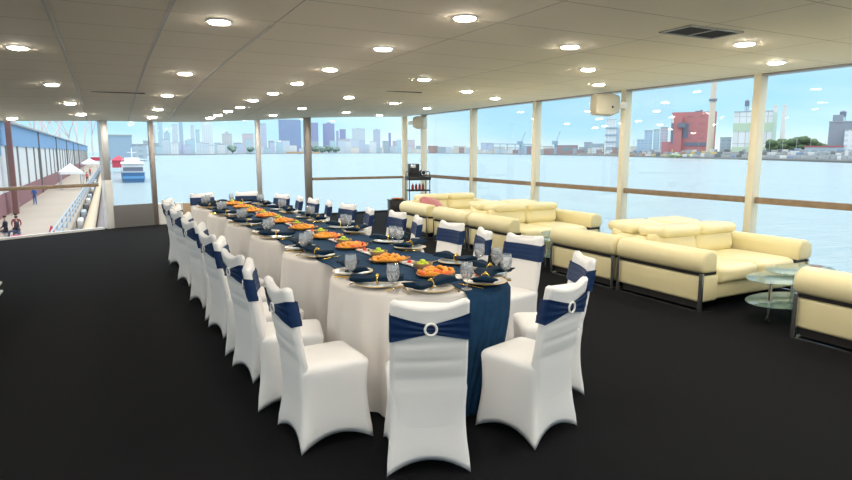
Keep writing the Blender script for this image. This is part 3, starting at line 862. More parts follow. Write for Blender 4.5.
MB().rbox(-.2, .2, -.17, .17, .43, .46, .008, 2).build('lid', M['black'], e)
tr = MB().lathe([(.001, 0), (.11, 0), (.15, .03), (.145, .032), (.105, .008), (.001, .008)], 24, sx=1.15, sy=.8).build('snack_tray', M['tray'], loc=(6.18, 13.2, .461))
tag(tr, 'shallow wooden tray of orange snacks on the dark storage box', 'tray')
for k in range(5):
    single('fruit_slice', sl[k % 2], (6.18+.07*cos(k*1.26), 13.2+.05*sin(k*1.26), .478), (.2, .1, k), 'orange fruit slice in the tray on the storage box', 'fruit slice', 'fruit slices on the storage box tray')

# low counter whose end just shows at the picture edge
e = empty('bar_counter', (-1.78, 7.0, 0), 0, 'low dark teal counter end with two pale rails at the picture edge', 'counter')
MB().box(-.6, .60, -1.6, 1.18, .10, .54).build('body', M['teal'], e, False)
MB().rbox(-.62, .63, -1.62, 1.20, .54, .58, .01, 2).build('worktop', M['teal'], e)
for x, z in ((.60, .02), (.60, .12)): MB().rbox(x-.02, x+.03, -1.6, 1.18, z, z+.025, .006, 2).build('rail', M['parapet'], e)
MB().box(-.5, .5, -1.5, 1.1, 0, .10).build('plinth', M['black'], e, False)


# ------------------------------------------------------------------ outside: water, shores, buildings
ZW = -5.2
tag(MB().box(-9000, 9000, -3000, 12000, ZW-1, ZW).build('water', M['water'], smooth=False), kind='structure')
def on_water(x, y): return on_z(x, y, ZW)
SH = [(852, 163), (760, 160), (690, 158.5), (600, 156), (540, 155), (470, 153.7), (430, 153.4), (350, 153.3), (300, 153.7), (250, 154), (200, 155), (160, 155.3), (135, 155.6)]
sh = [on_water(*p) for p in SH]
inner = [Vector((350, -200, 0)), Vector((370, 40, 0))]+[Vector((p.x, p.y, 0)) for p in sh]+[Vector((40, 1300, 0))]
outer = [Vector((9000, -2000, 0)), Vector((9000, 300, 0))]+[Vector((p.x, p.y, 0)).normalized()*9000 for p in sh]+[Vector((40, 9000, 0))]
M['land'] = pbr('shore_ground', (.22, .22, .20), .9, var=.3, vscale=.03)
M['seawall'] = pbr('dark_seawall', (.16, .16, .155), .9)
b = MB(); n = len(inner)
b.add([(p.x, p.y, ZW-1) for p in inner]+[(p.x, p.y, ZW+1.6) for p in inner]+[(p.x, p.y, ZW+1.7) for p in outer]+[(p.x, p.y, ZW-1) for p in outer],
      [f for i in range(n-1) for f in ((i, i+1, n+i+1, n+i), (n+i, n+i+1, 2*n+i+1, 2*n+i), (2*n+i, 2*n+i+1, 3*n+i+1, 3*n+i))])
tag(b.build('ground_far_shore', M['land'], smooth=False), kind='structure')

HZ = {  # far block colours, with the pale blue of distance haze mixed in
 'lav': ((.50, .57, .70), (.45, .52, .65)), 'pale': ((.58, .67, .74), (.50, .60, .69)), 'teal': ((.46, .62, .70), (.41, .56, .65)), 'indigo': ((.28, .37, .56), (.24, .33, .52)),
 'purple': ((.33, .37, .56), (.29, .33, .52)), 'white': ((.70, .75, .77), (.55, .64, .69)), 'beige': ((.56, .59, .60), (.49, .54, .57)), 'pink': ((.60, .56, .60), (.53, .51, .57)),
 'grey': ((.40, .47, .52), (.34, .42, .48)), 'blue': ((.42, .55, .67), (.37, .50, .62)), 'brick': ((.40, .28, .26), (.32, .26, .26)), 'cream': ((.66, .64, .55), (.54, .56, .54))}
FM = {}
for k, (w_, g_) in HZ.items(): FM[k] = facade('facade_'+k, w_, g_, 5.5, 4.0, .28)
M['roofgrey'] = pbr('flat_roof', (.34, .36, .38), .9)
SHD = [(SH[k][0], on_water(*SH[k]).to_2d().length) for k in range(len(SH))]
def shore_dist(x):
    for (a, da), (c, dc) in zip(SHD, SHD[1:]):
        if c <= x <= a: return da+(dc-da)*(a-x)/(a-c)
    return SHD[0][1] if x > 800 else 0
def block(name, label, cat, x0, x1, yt, D, mat, group=None, top=None, depth=None, roof=True, yb=None, rz=None):
    """a building whose front stands at distance D; width and height in metres from the survey"""
    cl = 1.012 if name == 'low_block' else 1.065
    if x0 > 139: D = max(D, shore_dist(x0)*cl, shore_dist(x1)*cl)
    a, c = far(x0, 200, D), far(x1, 200, D); w = math.hypot(a.x-c.x, a.y-c.y); h = far((x0+x1)/2, yt, D).z-(ZW+1.6)
    cx, cy = (a.x+c.x)/2, (a.y+c.y)/2; dr = Vector((cx, cy)).normalized(); dp = depth or max(12, w*.8)
    e = empty(name, (cx+dr.x*dp/2, cy+dr.y*dp/2, ZW+1.6), math.atan2(dr.y, dr.x)-pi/2, label, cat, group)
    MB().box(-w/2, w/2, -dp/2, dp/2, 0, h).build('wall', mat, e, False)
    if roof: MB().box(-w/2-.3, w/2+.3, -dp/2-.3, dp/2+.3, h, h+max(.8, h*.012)).build('roof', M['roofgrey'], e, False)
    if top:
        f, th = top
        MB().box(-w*f/2, w*f/2, -dp*f/2, dp*f/2, h, h+th).build('roof_house', mat, e, False)
    return e, w, h, dp
HAZE = 'hazy high-rise blocks across the river'
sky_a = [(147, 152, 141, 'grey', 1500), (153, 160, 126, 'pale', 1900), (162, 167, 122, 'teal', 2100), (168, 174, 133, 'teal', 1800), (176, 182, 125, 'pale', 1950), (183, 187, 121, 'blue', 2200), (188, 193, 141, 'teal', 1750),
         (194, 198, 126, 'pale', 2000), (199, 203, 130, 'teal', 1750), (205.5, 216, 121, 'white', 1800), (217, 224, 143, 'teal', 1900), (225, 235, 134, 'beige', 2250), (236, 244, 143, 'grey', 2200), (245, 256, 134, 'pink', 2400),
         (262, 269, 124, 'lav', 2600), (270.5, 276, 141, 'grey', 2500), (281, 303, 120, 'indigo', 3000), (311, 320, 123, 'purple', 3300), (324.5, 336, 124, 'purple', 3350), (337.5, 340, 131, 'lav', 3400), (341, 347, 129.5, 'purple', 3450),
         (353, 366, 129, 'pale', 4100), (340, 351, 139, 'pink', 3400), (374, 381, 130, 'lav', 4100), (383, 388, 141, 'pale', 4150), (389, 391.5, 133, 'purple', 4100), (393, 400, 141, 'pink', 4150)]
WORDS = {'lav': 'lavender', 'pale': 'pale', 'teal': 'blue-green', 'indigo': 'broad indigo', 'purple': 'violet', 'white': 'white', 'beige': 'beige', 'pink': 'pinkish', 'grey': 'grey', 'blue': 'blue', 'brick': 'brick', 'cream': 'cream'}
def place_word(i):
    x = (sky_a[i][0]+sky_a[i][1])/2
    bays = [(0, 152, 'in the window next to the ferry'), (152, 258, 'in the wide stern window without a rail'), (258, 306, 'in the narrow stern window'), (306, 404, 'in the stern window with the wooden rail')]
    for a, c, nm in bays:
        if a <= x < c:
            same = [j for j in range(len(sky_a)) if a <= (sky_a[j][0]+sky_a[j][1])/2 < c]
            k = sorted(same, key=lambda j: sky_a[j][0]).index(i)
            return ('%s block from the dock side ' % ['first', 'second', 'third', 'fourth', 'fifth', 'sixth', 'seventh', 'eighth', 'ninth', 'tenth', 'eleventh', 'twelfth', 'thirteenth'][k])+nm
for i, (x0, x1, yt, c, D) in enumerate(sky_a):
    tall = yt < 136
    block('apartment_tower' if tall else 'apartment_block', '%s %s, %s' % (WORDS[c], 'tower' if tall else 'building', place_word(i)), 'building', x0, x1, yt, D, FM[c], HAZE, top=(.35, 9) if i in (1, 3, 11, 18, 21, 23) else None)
# domed hall and white shed on the far bank
e, w, h, dp = block('domed_hall', 'pale hall with a low dome in the narrow stern window', 'building', 276, 291, 146.5, 2600, FM['white'], roof=False)
MB().lathe([(w*.5, 0), (w*.47, 8), (w*.36, 17), (w*.2, 23), (.1, 25)], 24, (0, 0, h), 1, min(1, dp/w)).build('dome', M['parapet'], e)
e, w, h, dp = block('long_shed', 'long white shed on the far bank under the violet towers', 'building', 338, 385, 147.5, 3300, pbr('white_shed', (.80, .78, .72), .6), depth=60)
tag(MB().box(-30, 30, -10, 10, 0, 1).build('ground_sand_bank', pbr('sand', (.55, .36, .22), .9), loc=(0, 0, 0)), kind='structure')
sb = bpy.data.objects['ground_sand_bank']; p = far(303, 152, 2500); sb.location = (p.x, p.y, ZW+1.6); sb.rotation_euler.z = R(-15); sb.scale = (2.2, 1, 6)

M['leaf'] = pbr('tree_foliage', (.075, .12, .055), .9, bump=.4, bscale=2, var=.4, vscale=.5)
M['leaf_far'] = pbr('far_tree_foliage', (.17, .25, .21), .9, var=.3, vscale=.2)  # paler foliage, distance haze put into its colour
M['bark'] = pbr('bark', (.30, .25, .22), .9)
def tree(x, yt, D, label, group, wpx, far_=False, seed=0, zb=None):
    zb = ZW+1.6 if zb is None else zb
    D = max(D, shore_dist(x)*1.006); p = far(x, yt, D); h = p.z-zb; r = wpx/FPX*D/2
    e = empty('tree', (p.x, p.y, zb), 0, label, 'tree', group)
    MB().tube([(0, 0, 0), (.1, 0, h*.5)], [h*.05, h*.03], 6).build('trunk', M['bark'], e)
    b = MB(); rn = random.Random(seed)
    for k in range(7): b.blob((rn.uniform(-.6, .6)*r, rn.uniform(-.6, .6)*r, h*.58+rn.uniform(-.2, .2)*h), min(r*.62, h*.34), seed*9+k, .22, 2, .8)
    b.build('crown', M['leaf_far'] if far_ else M['leaf'], e, angle=180)
for k, x in enumerate((308, 315, 322, 329, 336, 232, 250)):
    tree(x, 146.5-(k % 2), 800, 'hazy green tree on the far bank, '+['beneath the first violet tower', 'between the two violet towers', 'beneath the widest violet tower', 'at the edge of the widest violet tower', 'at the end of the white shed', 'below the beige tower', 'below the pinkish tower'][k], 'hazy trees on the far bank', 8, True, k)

# low buildings along the middle of the far shore
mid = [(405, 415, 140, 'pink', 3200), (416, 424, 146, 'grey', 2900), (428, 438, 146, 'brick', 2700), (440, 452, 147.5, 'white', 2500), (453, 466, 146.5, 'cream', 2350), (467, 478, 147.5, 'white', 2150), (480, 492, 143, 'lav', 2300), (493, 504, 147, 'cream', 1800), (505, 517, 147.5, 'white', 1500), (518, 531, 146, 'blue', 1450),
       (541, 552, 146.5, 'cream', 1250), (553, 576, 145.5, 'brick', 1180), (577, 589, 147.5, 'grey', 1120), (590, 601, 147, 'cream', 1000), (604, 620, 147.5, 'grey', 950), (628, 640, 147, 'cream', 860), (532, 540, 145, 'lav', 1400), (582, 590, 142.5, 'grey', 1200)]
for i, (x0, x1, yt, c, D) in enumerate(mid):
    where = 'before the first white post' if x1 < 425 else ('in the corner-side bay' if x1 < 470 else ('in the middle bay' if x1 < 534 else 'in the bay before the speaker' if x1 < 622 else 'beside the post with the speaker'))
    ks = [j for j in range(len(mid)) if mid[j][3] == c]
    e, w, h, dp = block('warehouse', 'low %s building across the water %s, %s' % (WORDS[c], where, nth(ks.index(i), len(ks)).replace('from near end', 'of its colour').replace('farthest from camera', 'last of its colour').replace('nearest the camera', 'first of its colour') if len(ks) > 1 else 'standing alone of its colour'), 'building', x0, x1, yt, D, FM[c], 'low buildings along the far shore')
    if i == 11:
        MB().box(-w*.22, w*.22, -dp/2-1, -dp/2, h*.2, h*.72).build('glass_front', pbr('teal_glass', (.16, .36, .40), .3), e, False)
rf = random.Random(21)
BAYS = [(0, 152, 'in the window next to the ferry'), (152, 258, 'in the wide stern window'), (258, 306, 'in the narrow stern window'), (306, 404, 'in the railed stern window'), (404, 470, 'in the corner-side bay'), (470, 534, 'in the middle bay'), (534, 622, 'in the bay before the speaker'), (622, 700, 'beyond the speaker post')]
def bay(x): return [n_ for a, c, n_ in BAYS if a <= x < c][0]
for i in range(74):
    x = 150+i*6.6+rf.uniform(-2, 2); wd = rf.uniform(4, 9)
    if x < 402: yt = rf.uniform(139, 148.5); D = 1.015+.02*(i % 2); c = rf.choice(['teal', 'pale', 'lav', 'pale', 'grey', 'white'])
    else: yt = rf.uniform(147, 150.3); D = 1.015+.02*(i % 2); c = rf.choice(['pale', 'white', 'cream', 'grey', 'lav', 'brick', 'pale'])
    Y0 = [(SH[k][0], on_water(*SH[k]).to_2d().length) for k in range(len(SH))]
    for (a, da), (c2, dc) in zip(Y0, Y0[1:]):
        if c2 <= x <= a: ds = da+(dc-da)*(a-x)/(a-c2)
    if x > 625: continue
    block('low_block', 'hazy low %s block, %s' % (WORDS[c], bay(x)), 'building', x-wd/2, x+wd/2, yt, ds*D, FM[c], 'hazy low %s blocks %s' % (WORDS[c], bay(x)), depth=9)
# harbour cranes
M['craneblue'] = pbr('crane_steel', (.30, .40, .48), .6)
for k, (x, yt, D) in enumerate(((521, 132, 1600), (556, 131, 1300))):
    p = far(x, yt, D); h = p.z-ZW-1.6; e = empty('harbour_crane', (p.x, p.y, ZW+1.6), R(20), 'slim grey harbour crane on the far shore, '+['the farther one', 'the one over the brick building'][k], 'crane', 'harbour cranes')
    MB().tube([(0, 0, 0), (0, 0, h*.55)], h*.05, 6).build('mast', M['craneblue'], e); MB().tube([(0, 0, h*.5), (h*.35, 0, h*1.0)], h*.025, 6).build('jib', M['craneblue'], e)
    MB().box(-h*.2, h*.08, -h*.07, h*.07, h*.42, h*.58).build('cab', M['craneblue'], e, False)
# viaduct: long bridge line
e = empty('bridge', (0, 0, 0), 0, 'thin grey bridge deck low over the far water', 'bridge')
p, q = far(487, 143.6, 2250), far(533, 144.2, 1800)
MB().tube([(p.x, p.y, p.z), (q.x, q.y, q.z)], 1.6, 6).build('deck', M['craneblue'], e)
for t in range(7):
    c = p.lerp(q, t/6); MB().tube([(c.x, c.y, ZW), (c.x, c.y, c.z)], 1.3, 6).build('pier', M['craneblue'], e)

# the power station
M['redbrick'] = facade('red_brick_works', (.47, .19, .195), (.40, .18, .19), 14, 9, .40)
M['redplain'] = pbr('red_brick_plain', (.48, .195, .195), .85, var=.12, vscale=.1)
M['darkwin'] = pbr('dark_windows', (.17, .19, .25), .4)
D = 790
e, w, h, dp = block('power_station', 'big red brick power station across the river with boxes on its roof', 'building', 668, 711, 113, D, M['redbrick'], depth=60, roof=False)
m_ = w/43.
def pxx(x): return (x-689.5)*m_
def pzz(y): return (far(689, y, D).z-(ZW+1.6))
MB().box(pxx(667), pxx(678), -dp/2-6, -dp/2, 0, pzz(113.5)).build('tower', M['redplain'], e, False)
MB().box(pxx(658), pxx(668), -dp/2-4, dp/2-10, 0, pzz(141)).build('wing', M['redplain'], e, False)
MB().box(pxx(674), pxx(681), -dp/2-9, -dp/2-6, pzz(126), pzz(121)).build('ledge', M['darkwin'], e, False)
for x0, x1, y0, y1 in ((678.5, 684.5, 121, 137), (667.5, 669.6, 121, 143), (681, 709, 145.5, 141.8)): MB().box(pxx(x0), pxx(x1), -dp/2-(6.4 if x0 < 670 else .5), -dp/2+.2, *sorted((pzz(y0), pzz(y1)))).build('window_band', M['darkwin'], e, False)
for x0, x1, yt in ((668, 671, 109.5), (673, 678, 109.5), (690, 695, 108), (695, 697, 107), (701, 705, 109)): MB().box(pxx(x0), pxx(x1), -dp/2+2, dp/2-20, h-3, pzz(yt)).build('roof_box', M['darkwin'], e, False)
MB().box(pxx(667.3), pxx(669.4), -dp/2-6.6, -dp/2-6, pzz(121), pzz(116)).build('sign_panel', M['parapet'], e, False)
MB().box(pxx(667), pxx(711), -dp/2, dp/2, h, h+1.2).build('parapet', M['redplain'], e, False)
def stack(name, label, x, yt, D, wpx, mat, bandmat=None, group=None, cap=True):
    p = far(x, yt, D); h = p.z-ZW-1.6; r = wpx/FPX*D/2*1.05; e = empty(name, (p.x, p.y, ZW+1.6), 0, label, 'chimney', group)
    MB().lathe([(r*1.12, 0), (r, h*.3), (r*.88, h*.72), (r*.80, h)], 20).build('shaft', mat, e)
    MB().lathe([(r*.55, h), (r*.95, h-.4), (r*.95, h+1.2), (r*.55, h+1.2)], 20, cap0=False, cap1=False).build('rim', bandmat or mat, e)
    if bandmat:
        zz = far(x, 100, D).z-ZW-1.6; MB().lathe([(r*.8, zz-1.3), (r*1.25, zz-1.2), (r*1.25, zz+1.2), (r*.8, zz+1.3)], 20, cap0=False, cap1=False).build('gallery', bandmat, e)
    return e
M['tanstack'] = pbr('tan_chimney', (.64, .55, .44), .8)
M['palestack'] = pbr('pale_stack', (.72, .72, .70), .8)
stack('chimney', 'tall tan chimney beside the red brick power station', 714.5, 78, 770, 5.2, M['tanstack'], M['darkwin'])
stack('chimney', 'pale twin stack across the river, the one nearer the red works', 775.5, 106, 800, 3.6, M['palestack'], None, 'twin pale stacks')
stack('chimney', 'pale twin stack across the river, the one nearer the grey plant', 785, 106, 800, 3.6, M['palestack'], None, 'twin pale stacks')
# white and green hall
M['whitehall'] = facade('white_panels', (.45, .47, .48), (.74, .77, .78), 6.5, 14, .045)
M['greenband'] = pbr('green_band', (.50, .62, .47), .7)
M['greenpale'] = pbr('green_pale', (.55, .68, .60), .7)
e, w, h, dp = block('boiler_house', 'white panelled hall with green bands behind the nearest window post', 'building', 728, 766, 112, 725, M['whitehall'], depth=40)
z0 = ZW+1.6
for ya, yb_, nm in ((131.5, 123, 'green_band'), (152, 147, 'green_band')):
    MB().box(-w/2-.3, w/2+.3, -dp/2-.3, dp/2+.3, far(745, ya, 725).z-z0, far(745, yb_, 725).z-z0).build(nm, M['greenband'], e, False)
MB().box(w*.42, w*.62, -dp/2+1, dp/2-2, 0, h*.98).build('green_annex', M['greenpale'], e, False)
def roof_tank(label, x, yt, yb, D, wpx):
    p, q = far(x, yt, D), far(x, yb, D); r = wpx/FPX*D/2; hh = p.z-q.z; e = empty('water_tank', (p.x, p.y, q.z), 0, label, 'water tank', 'dark water tanks on rooftops')
    MB().lathe([(r, hh*.45), (r, hh*.86), (.1, hh)], 16).build('tank', M['darkwin'], e)
    for a in range(4): MB().tube([(r*.8*cos(a*pi/2+.7), r*.8*sin(a*pi/2+.7), 0), (r*.7*cos(a*pi/2+.7), r*.7*sin(a*pi/2+.7), hh*.46)], r*.1, 6).build('leg', M['darkwin'], e)
roof_tank('dark water tank on the white and green hall', 747.5, 99, 112, 740, 3.6)
roof_tank('dark water tank on legs over the grey plant', 843.5, 110, 122, 620, 4.6)
# grey plant on the right
M['greyplant'] = pbr('grey_plant', (.27, .31, .36), .8, var=.1, vscale=.2)
e, w, h, dp = block('grey_plant', 'large grey windowless plant at the picture edge across the river', 'building', 822, 868, 122, 600, M['greyplant'], depth=50, top=None)
MB().box(-w/2+2, -w/2+9, -dp/2+2, dp/2-8, h, h+6).build('roof_house', M['greyplant'], e, False)
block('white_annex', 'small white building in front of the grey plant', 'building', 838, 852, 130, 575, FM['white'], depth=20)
e, w, h, dp = block('red_roof_shed', 'long low shed with a red roof before the trees', 'building', 800, 838, 147, 560, FM['grey'], depth=15, roof=False)
MB().box(-w/2-.5, w/2+.5, -dp/2-.5, dp/2+.5, h, h+.9).build('roof', pbr('red_roof', (.45, .10, .12), .7), e, False)
for k, x in enumerate((772, 781, 790, 799, 808, 817)):
    tree(x, 137-(2.5 if k in (3, 4) else 0)+(2 if k == 0 else 0), 680+26*(k % 2), 'dark green tree beyond the twin stacks, '+['at the hall end of the clump', 'second from the white hall', 'third from the white hall', 'tallest crown in the clump', 'third from the grey plant', 'next to the grey plant'][k], 'dark trees across the river', 13, False, 20+k)
# behind the speaker post: tiered pale tower and bluish blocks
e, w, h, dp = block('tiered_tower', 'pale tiered tower beside the post with the speaker', 'building', 603, 613, 120, 1100, FM['white'], top=(.5, 6))
for q in range(3): MB().box(-w*.58, w*.58, -dp*.58, dp*.58, h*(.35+.2*q), h*(.39+.2*q)).build('balcony', M['craneblue'], e, False)
for i, (x0, x1, yt, c, D) in enumerate(((641, 649, 131, 'blue', 900), (650, 656, 130, 'teal', 930), (656.5, 664, 128, 'pale', 800), (613, 618, 128, 'blue', 1250), (634, 641, 140, 'blue', 880), (716, 727, 138, 'grey', 760), (586, 602, 144, 'grey', 1000))):
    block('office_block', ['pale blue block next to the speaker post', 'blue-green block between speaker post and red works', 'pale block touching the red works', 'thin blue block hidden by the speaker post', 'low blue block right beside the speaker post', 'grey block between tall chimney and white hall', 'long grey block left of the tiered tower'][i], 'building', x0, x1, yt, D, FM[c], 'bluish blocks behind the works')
# yard clutter along the shore
rn = random.Random(5)
CC = {'grey': (.36, .39, .41), 'white': (.66, .68, .68), 'rust': (.46, .24, .16), 'blue': (.25, .34, .48), 'yellow': (.62, .50, .22), 'dark': (.17, .19, .20), 'green': (.20, .27, .12)}
CM = {k: pbr('yard_'+k, c, .7) for k, c in CC.items()}
nc = {k: 0 for k in CC}
def shore_at(x):
    pts = SH
    for (a, ya), (c, yc) in zip(pts, pts[1:]):
        if c <= x <= a: return on_water(x, ya+(yc-ya)*(a-x)/(a-c))
    return on_water(x, pts[0][1] if x > 800 else pts[-1][1])
for step, (off, hh) in enumerate(((38, 2.6), (70, 5.2))):
    rings = []
    for x in range(905, 560, -15):
        p = shore_at(min(x, 852)) if x <= 852 else on_water(x, 163+(x-852)*.04)
        d = Vector((p.x, p.y, 0)).normalized(); a = Vector((p.x, p.y, 0))+d*off; c = a+d*(55 if step == 0 else 160)
        rings.append([(a.x, a.y, ZW+1), (a.x+d.x*6, a.y+d.y*6, ZW+1.6+hh), (c.x, c.y, ZW+1.6+hh), (c.x, c.y, ZW+1)])
    tag(MB().loft(rings).build('ground_bank_%d' % (step+1), M['land'], smooth=False), kind='structure')
YH = [(6, 30, 0), (48, 66, 2.6), (80, 120, 5.2)]
for i in range(132):
    x = 620+(i+.5)*236/132+rn.uniform(-1, 1); c = rn.choice(['grey', 'grey', 'white', 'rust', 'grey', 'yellow', 'dark', 'grey', 'white', 'blue'] if x < 720 else ['grey', 'grey', 'grey', 'white', 'dark', 'grey', 'blue', 'grey'])
    a_, b_, hh = YH[i % 3]
    p = shore_at(min(x, 852)); d = Vector((p.x, p.y)).normalized(); q = rn.uniform(a_, b_); p = Vector((p.x+d.x*q, p.y+d.y*q))
    L_, H_ = rn.uniform(2.5, 7), rn.uniform(1.5, 3.6)
    o = MB().rbox(-L_/2, L_/2, -1.3, 1.3, 0, H_, .15, 1)
    where = 'below the red works' if x < 727 else 'below the white hall' if x < 800 else 'below the grey plant'
    e = empty('storage_container', (p.x, p.y, ZW+1.62+hh), math.atan2(d.y, d.x)-pi/2+rn.uniform(-.3, .3), '%s yard container %s, %s' % (c, where, ['water side', 'middle step', 'top step'][i % 3]), 'container', 'yard containers: %s %s, step %d' % (c, where, i % 3+1))
    o.build('body', CM[c], e); MB().box(-L_*.46, -L_*.44, -1.36, -1.3, .3, H_-.4).box(L_*.1, L_*.12, -1.36, -1.3, .3, H_-.4).build('door_bar', CM['dark'], e, False)
for i, x in enumerate((634, 662, 699, 730, 770, 783, 797, 811, 826, 845)):
    Dd = 600 if x > 760 else 790; p = far(x, 139+(i % 3), Dd); h = p.z-ZW-1.6; e = empty('lamp_mast', (p.x, p.y, ZW+1.6), R(30), 'thin grey lamp mast in the shore yard, %s from the speaker post' % ORD[i].replace('nearest', 'first'), 'lamp mast', 'lamp masts in the shore yard')
    MB().tube([(0, 0, 0), (0, 0, h)], .18, 6).build('pole', CM['grey'], e); MB().box(-1, 1, -.2, .2, h-.2, h+.1).build('lamp_head', CM['white'], e, False)
for i in range(9):
    p = on_water(672+i*6, 158.2); d = Vector((p.x, p.y)).normalized()
    o = MB().blob((0, 0, 1.2), 3.0, 60+i, .3, 2, .6).build('shrub', pbr('shore_shrub_%d' % i, (.30, .38, .16), .9) if i == 0 else bpy.data.materials['shore_shrub_0'], angle=180, loc=(p.x+d.x*6, p.y+d.y*6, ZW+1.5))
    tag(o, 'pale green shrub on the bank below the red works', 'shrub', 'shrubs on the bank')
tag(MB().tube([(p_.x*1.002, p_.y*1.002, ZW+.7) for p_ in [on_water(*q) for q in ((740, 159.6), (760, 160), (800, 161.3), (852, 163), (900, 165))]], .9, 6).build('quay_wall', M['seawall']), 'dark low quay wall along the water below the grey plant', 'quay')

# ------------------------------------------------------------------ dockside: pier, sheds, ferry
ZP = -3.6
M['pier'] = pbr('pier_paving', (.42, .36, .29), .9, var=.12, vscale=.25)
tag(MB().prism([(-70, -120), (-7.2, -120), (-7.2, 14), (-2.5, 22), (-2.5, 330), (-70, 330)], ZP-2.2, ZP, 'z').build('ground_pier', M['pier'], smooth=False), kind='structure')  # stretch alongside the ship is unseen, added to bounce daylight onto the ceiling
M['shedblue'] = pbr('blue_sheet', (.18, .33, .55), .6, var=.06, vscale=.3); M['shedwhite'] = pbr('white_sheet', (.70, .70, .70), .6); M['shedbase'] = pbr('maroon_base', (.26, .12, .13), .8, var=.15, vscale=.4)
M['maroon'] = pbr('maroon_column', (.22, .10, .09), .6)
for nm, lab, y0, y1, zb in (('warehouse', 'blue and white pier warehouse nearest the windows', 22, 60.3, 1.30), ('warehouse', 'long blue and white pier warehouse running away along the dock', 60.6, 325, 2.15)):
    e = empty(nm, (-7.75, (y0+y1)/2, ZP), 0, lab, 'building', 'pier warehouses'); hl = (y1-y0)/2
    z0 = ZP
    MB().box(-6, 0, -hl, hl, 1.8, zb-z0).build('wall', M['shedwhite'], e, False)
    MB().box(-6, .12, -hl, hl, zb-z0, 4.12-z0).build('upper_band', M['shedblue'], e, False)
    MB().box(-6, .10, -hl, hl, 0, 1.8).build('base_wall', M['shedbase'], e, False)
    MB().box(-6.2, .4, -hl, hl, 4.12-z0, 4.3-z0).build('roof', M['roofgrey'], e, False)
    if y0 > 50:
        for q in range(34):
            yy = -hl+3+q*7.6
            MB().box(0, .14, yy-.14, yy+.14, 1.8, zb-z0).build('mullion', M['bronze'], e, False)
    for q in range(2 if y0 < 50 else 6):
        yy = -hl+.5+q*(19 if y0 < 50 else 31)
        cw = .22 if y0 < 50 or q == 0 else .12
        MB().box(.45 if (q == 0 and y0 > 50) else 0, .85 if (q == 0 and y0 > 50) else .25, yy-cw, yy+cw, 0, 4.3-z0).build('column', M['maroon'] if cw > .2 else M['seawall'], e, False)
# pipes and rails along the pier edge
tag(MB().tube([(-1.55, 30, -4.1), (-1.35, 250, -4.1)], .42, 12).build('pipe', pbr('tan_pipe', (.50, .40, .27), .7)), 'tan pipe running along the pier edge', 'pipe')
tag(MB().tube([(-.75, 38, -4.5), (-.5, 250, -4.5)], .42, 12).build('pipe', pbr('dark_pipe', (.17, .14, .14), .7, var=.4, vscale=1.5)), 'dark pipe beside the tan one along the pier edge', 'pipe')
M['railblue'] = pbr('rail_blue_grey', (.38, .45, .52), .6)
e = empty('guard_rail', (-2.8, 36, ZP), 0, 'blue-grey guard rail along the pier edge', 'guard rail')
for z in (.4, .75, 1.1): MB().tube([(0, 0, z), (.9, 180, z)], .05, 6).build('rail', M['railblue'], e)
for q in range(46): MB().tube([(.9*q/45, q*4, 0), (.9*q/45, q*4, 1.1)], .05, 6).build('post', M['railblue'], e)
for q in range(14):
    p = (-2.24, 40+q*8, ZP-.9); c = ['railblue', 'seawall', 'parapet'][q % 3]
    o = MB().rbox(-.22, .22, -1.2, 1.2, -.5, .75, .12, 2).build('fender', M[c], loc=p); tag(o, '%s fender block hanging off the pier edge, %s' % ({'railblue': 'blue-grey', 'seawall': 'dark', 'parapet': 'pale'}[c], nth(q//3+0) if q//3 else 'nearest of its colour'), 'fender', 'fender blocks on the pier edge')
M['tent'] = pbr('white_canvas', (.84, .84, .84), .7)
def tent(x, y, s, label):
    e = empty('canopy_tent', (x, y, ZP), R(8), label, 'tent', 'white canopy tents on the pier')
    rings = [[(s*k*a, s*k*c, z) for a, c in ((-1, -1), (1, -1), (1, 1), (-1, 1))] for k, z in ((1.02, 2.15), (1.02, 2.5), (.55, 3.0), (.04, 3.6))]
    MB().loft(rings).build('canopy', M['tent'], e, False)
    for a, c in ((-1, -1), (1, -1), (1, 1), (-1, 1)): MB().tube([(s*a*.97, s*c*.97, 0), (s*a*.97, s*c*.97, 2.2)], .06, 6).build('leg', M['railblue'], e)
tent(-4.6, 98, 1.35, 'white canopy tent on the pier, the larger nearer one'); tent(-3.8, 172, 1.8, 'small white canopy tent farther along the pier')
M['redtent'] = pbr('red_canvas', (.55, .06, .10), .7)
p = far(118, 153, 230); e = empty('red_booth', (p.x, p.y, ZP), 0, 'red booth at the end of the pier beside the ferry', 'booth')
MB().box(-2, 2, -2, 2, 0, 2.4).build('wall', M['redtent'], e, False); MB().loft([[(2.3*k*a, 2.3*k*c, z) for a, c in ((-1, -1), (1, -1), (1, 1), (-1, 1))] for k, z in ((1, 2.4), (.05, 4))]).build('roof', M['redtent'], e, False)
p = far(103, 149, 240); e = empty('red_booth', (p.x-1, p.y, ZP), 0, 'red awning stall far along the warehouse', 'booth')
MB().box(-3, 3, -2, 2, 2.2, 3.4).build('awning', M['redtent'], e, False)
for a in (-2.8, 2.8): MB().tube([(a, -1.8, 0), (a, -1.8, 2.3)], .1, 6).build('leg', M['railblue'], e)
# grey terminal beyond the ferry
block('terminal_building', 'bluish grey terminal building beyond the ferry', 'building', 112, 136, 136, 420, pbr('terminal_blue', (.30, .40, .50), .7), depth=40)
block('terminal_annex', 'low grey annex between ferry and bronze post', 'building', 136, 150, 145, 520, FM['grey'], depth=40)
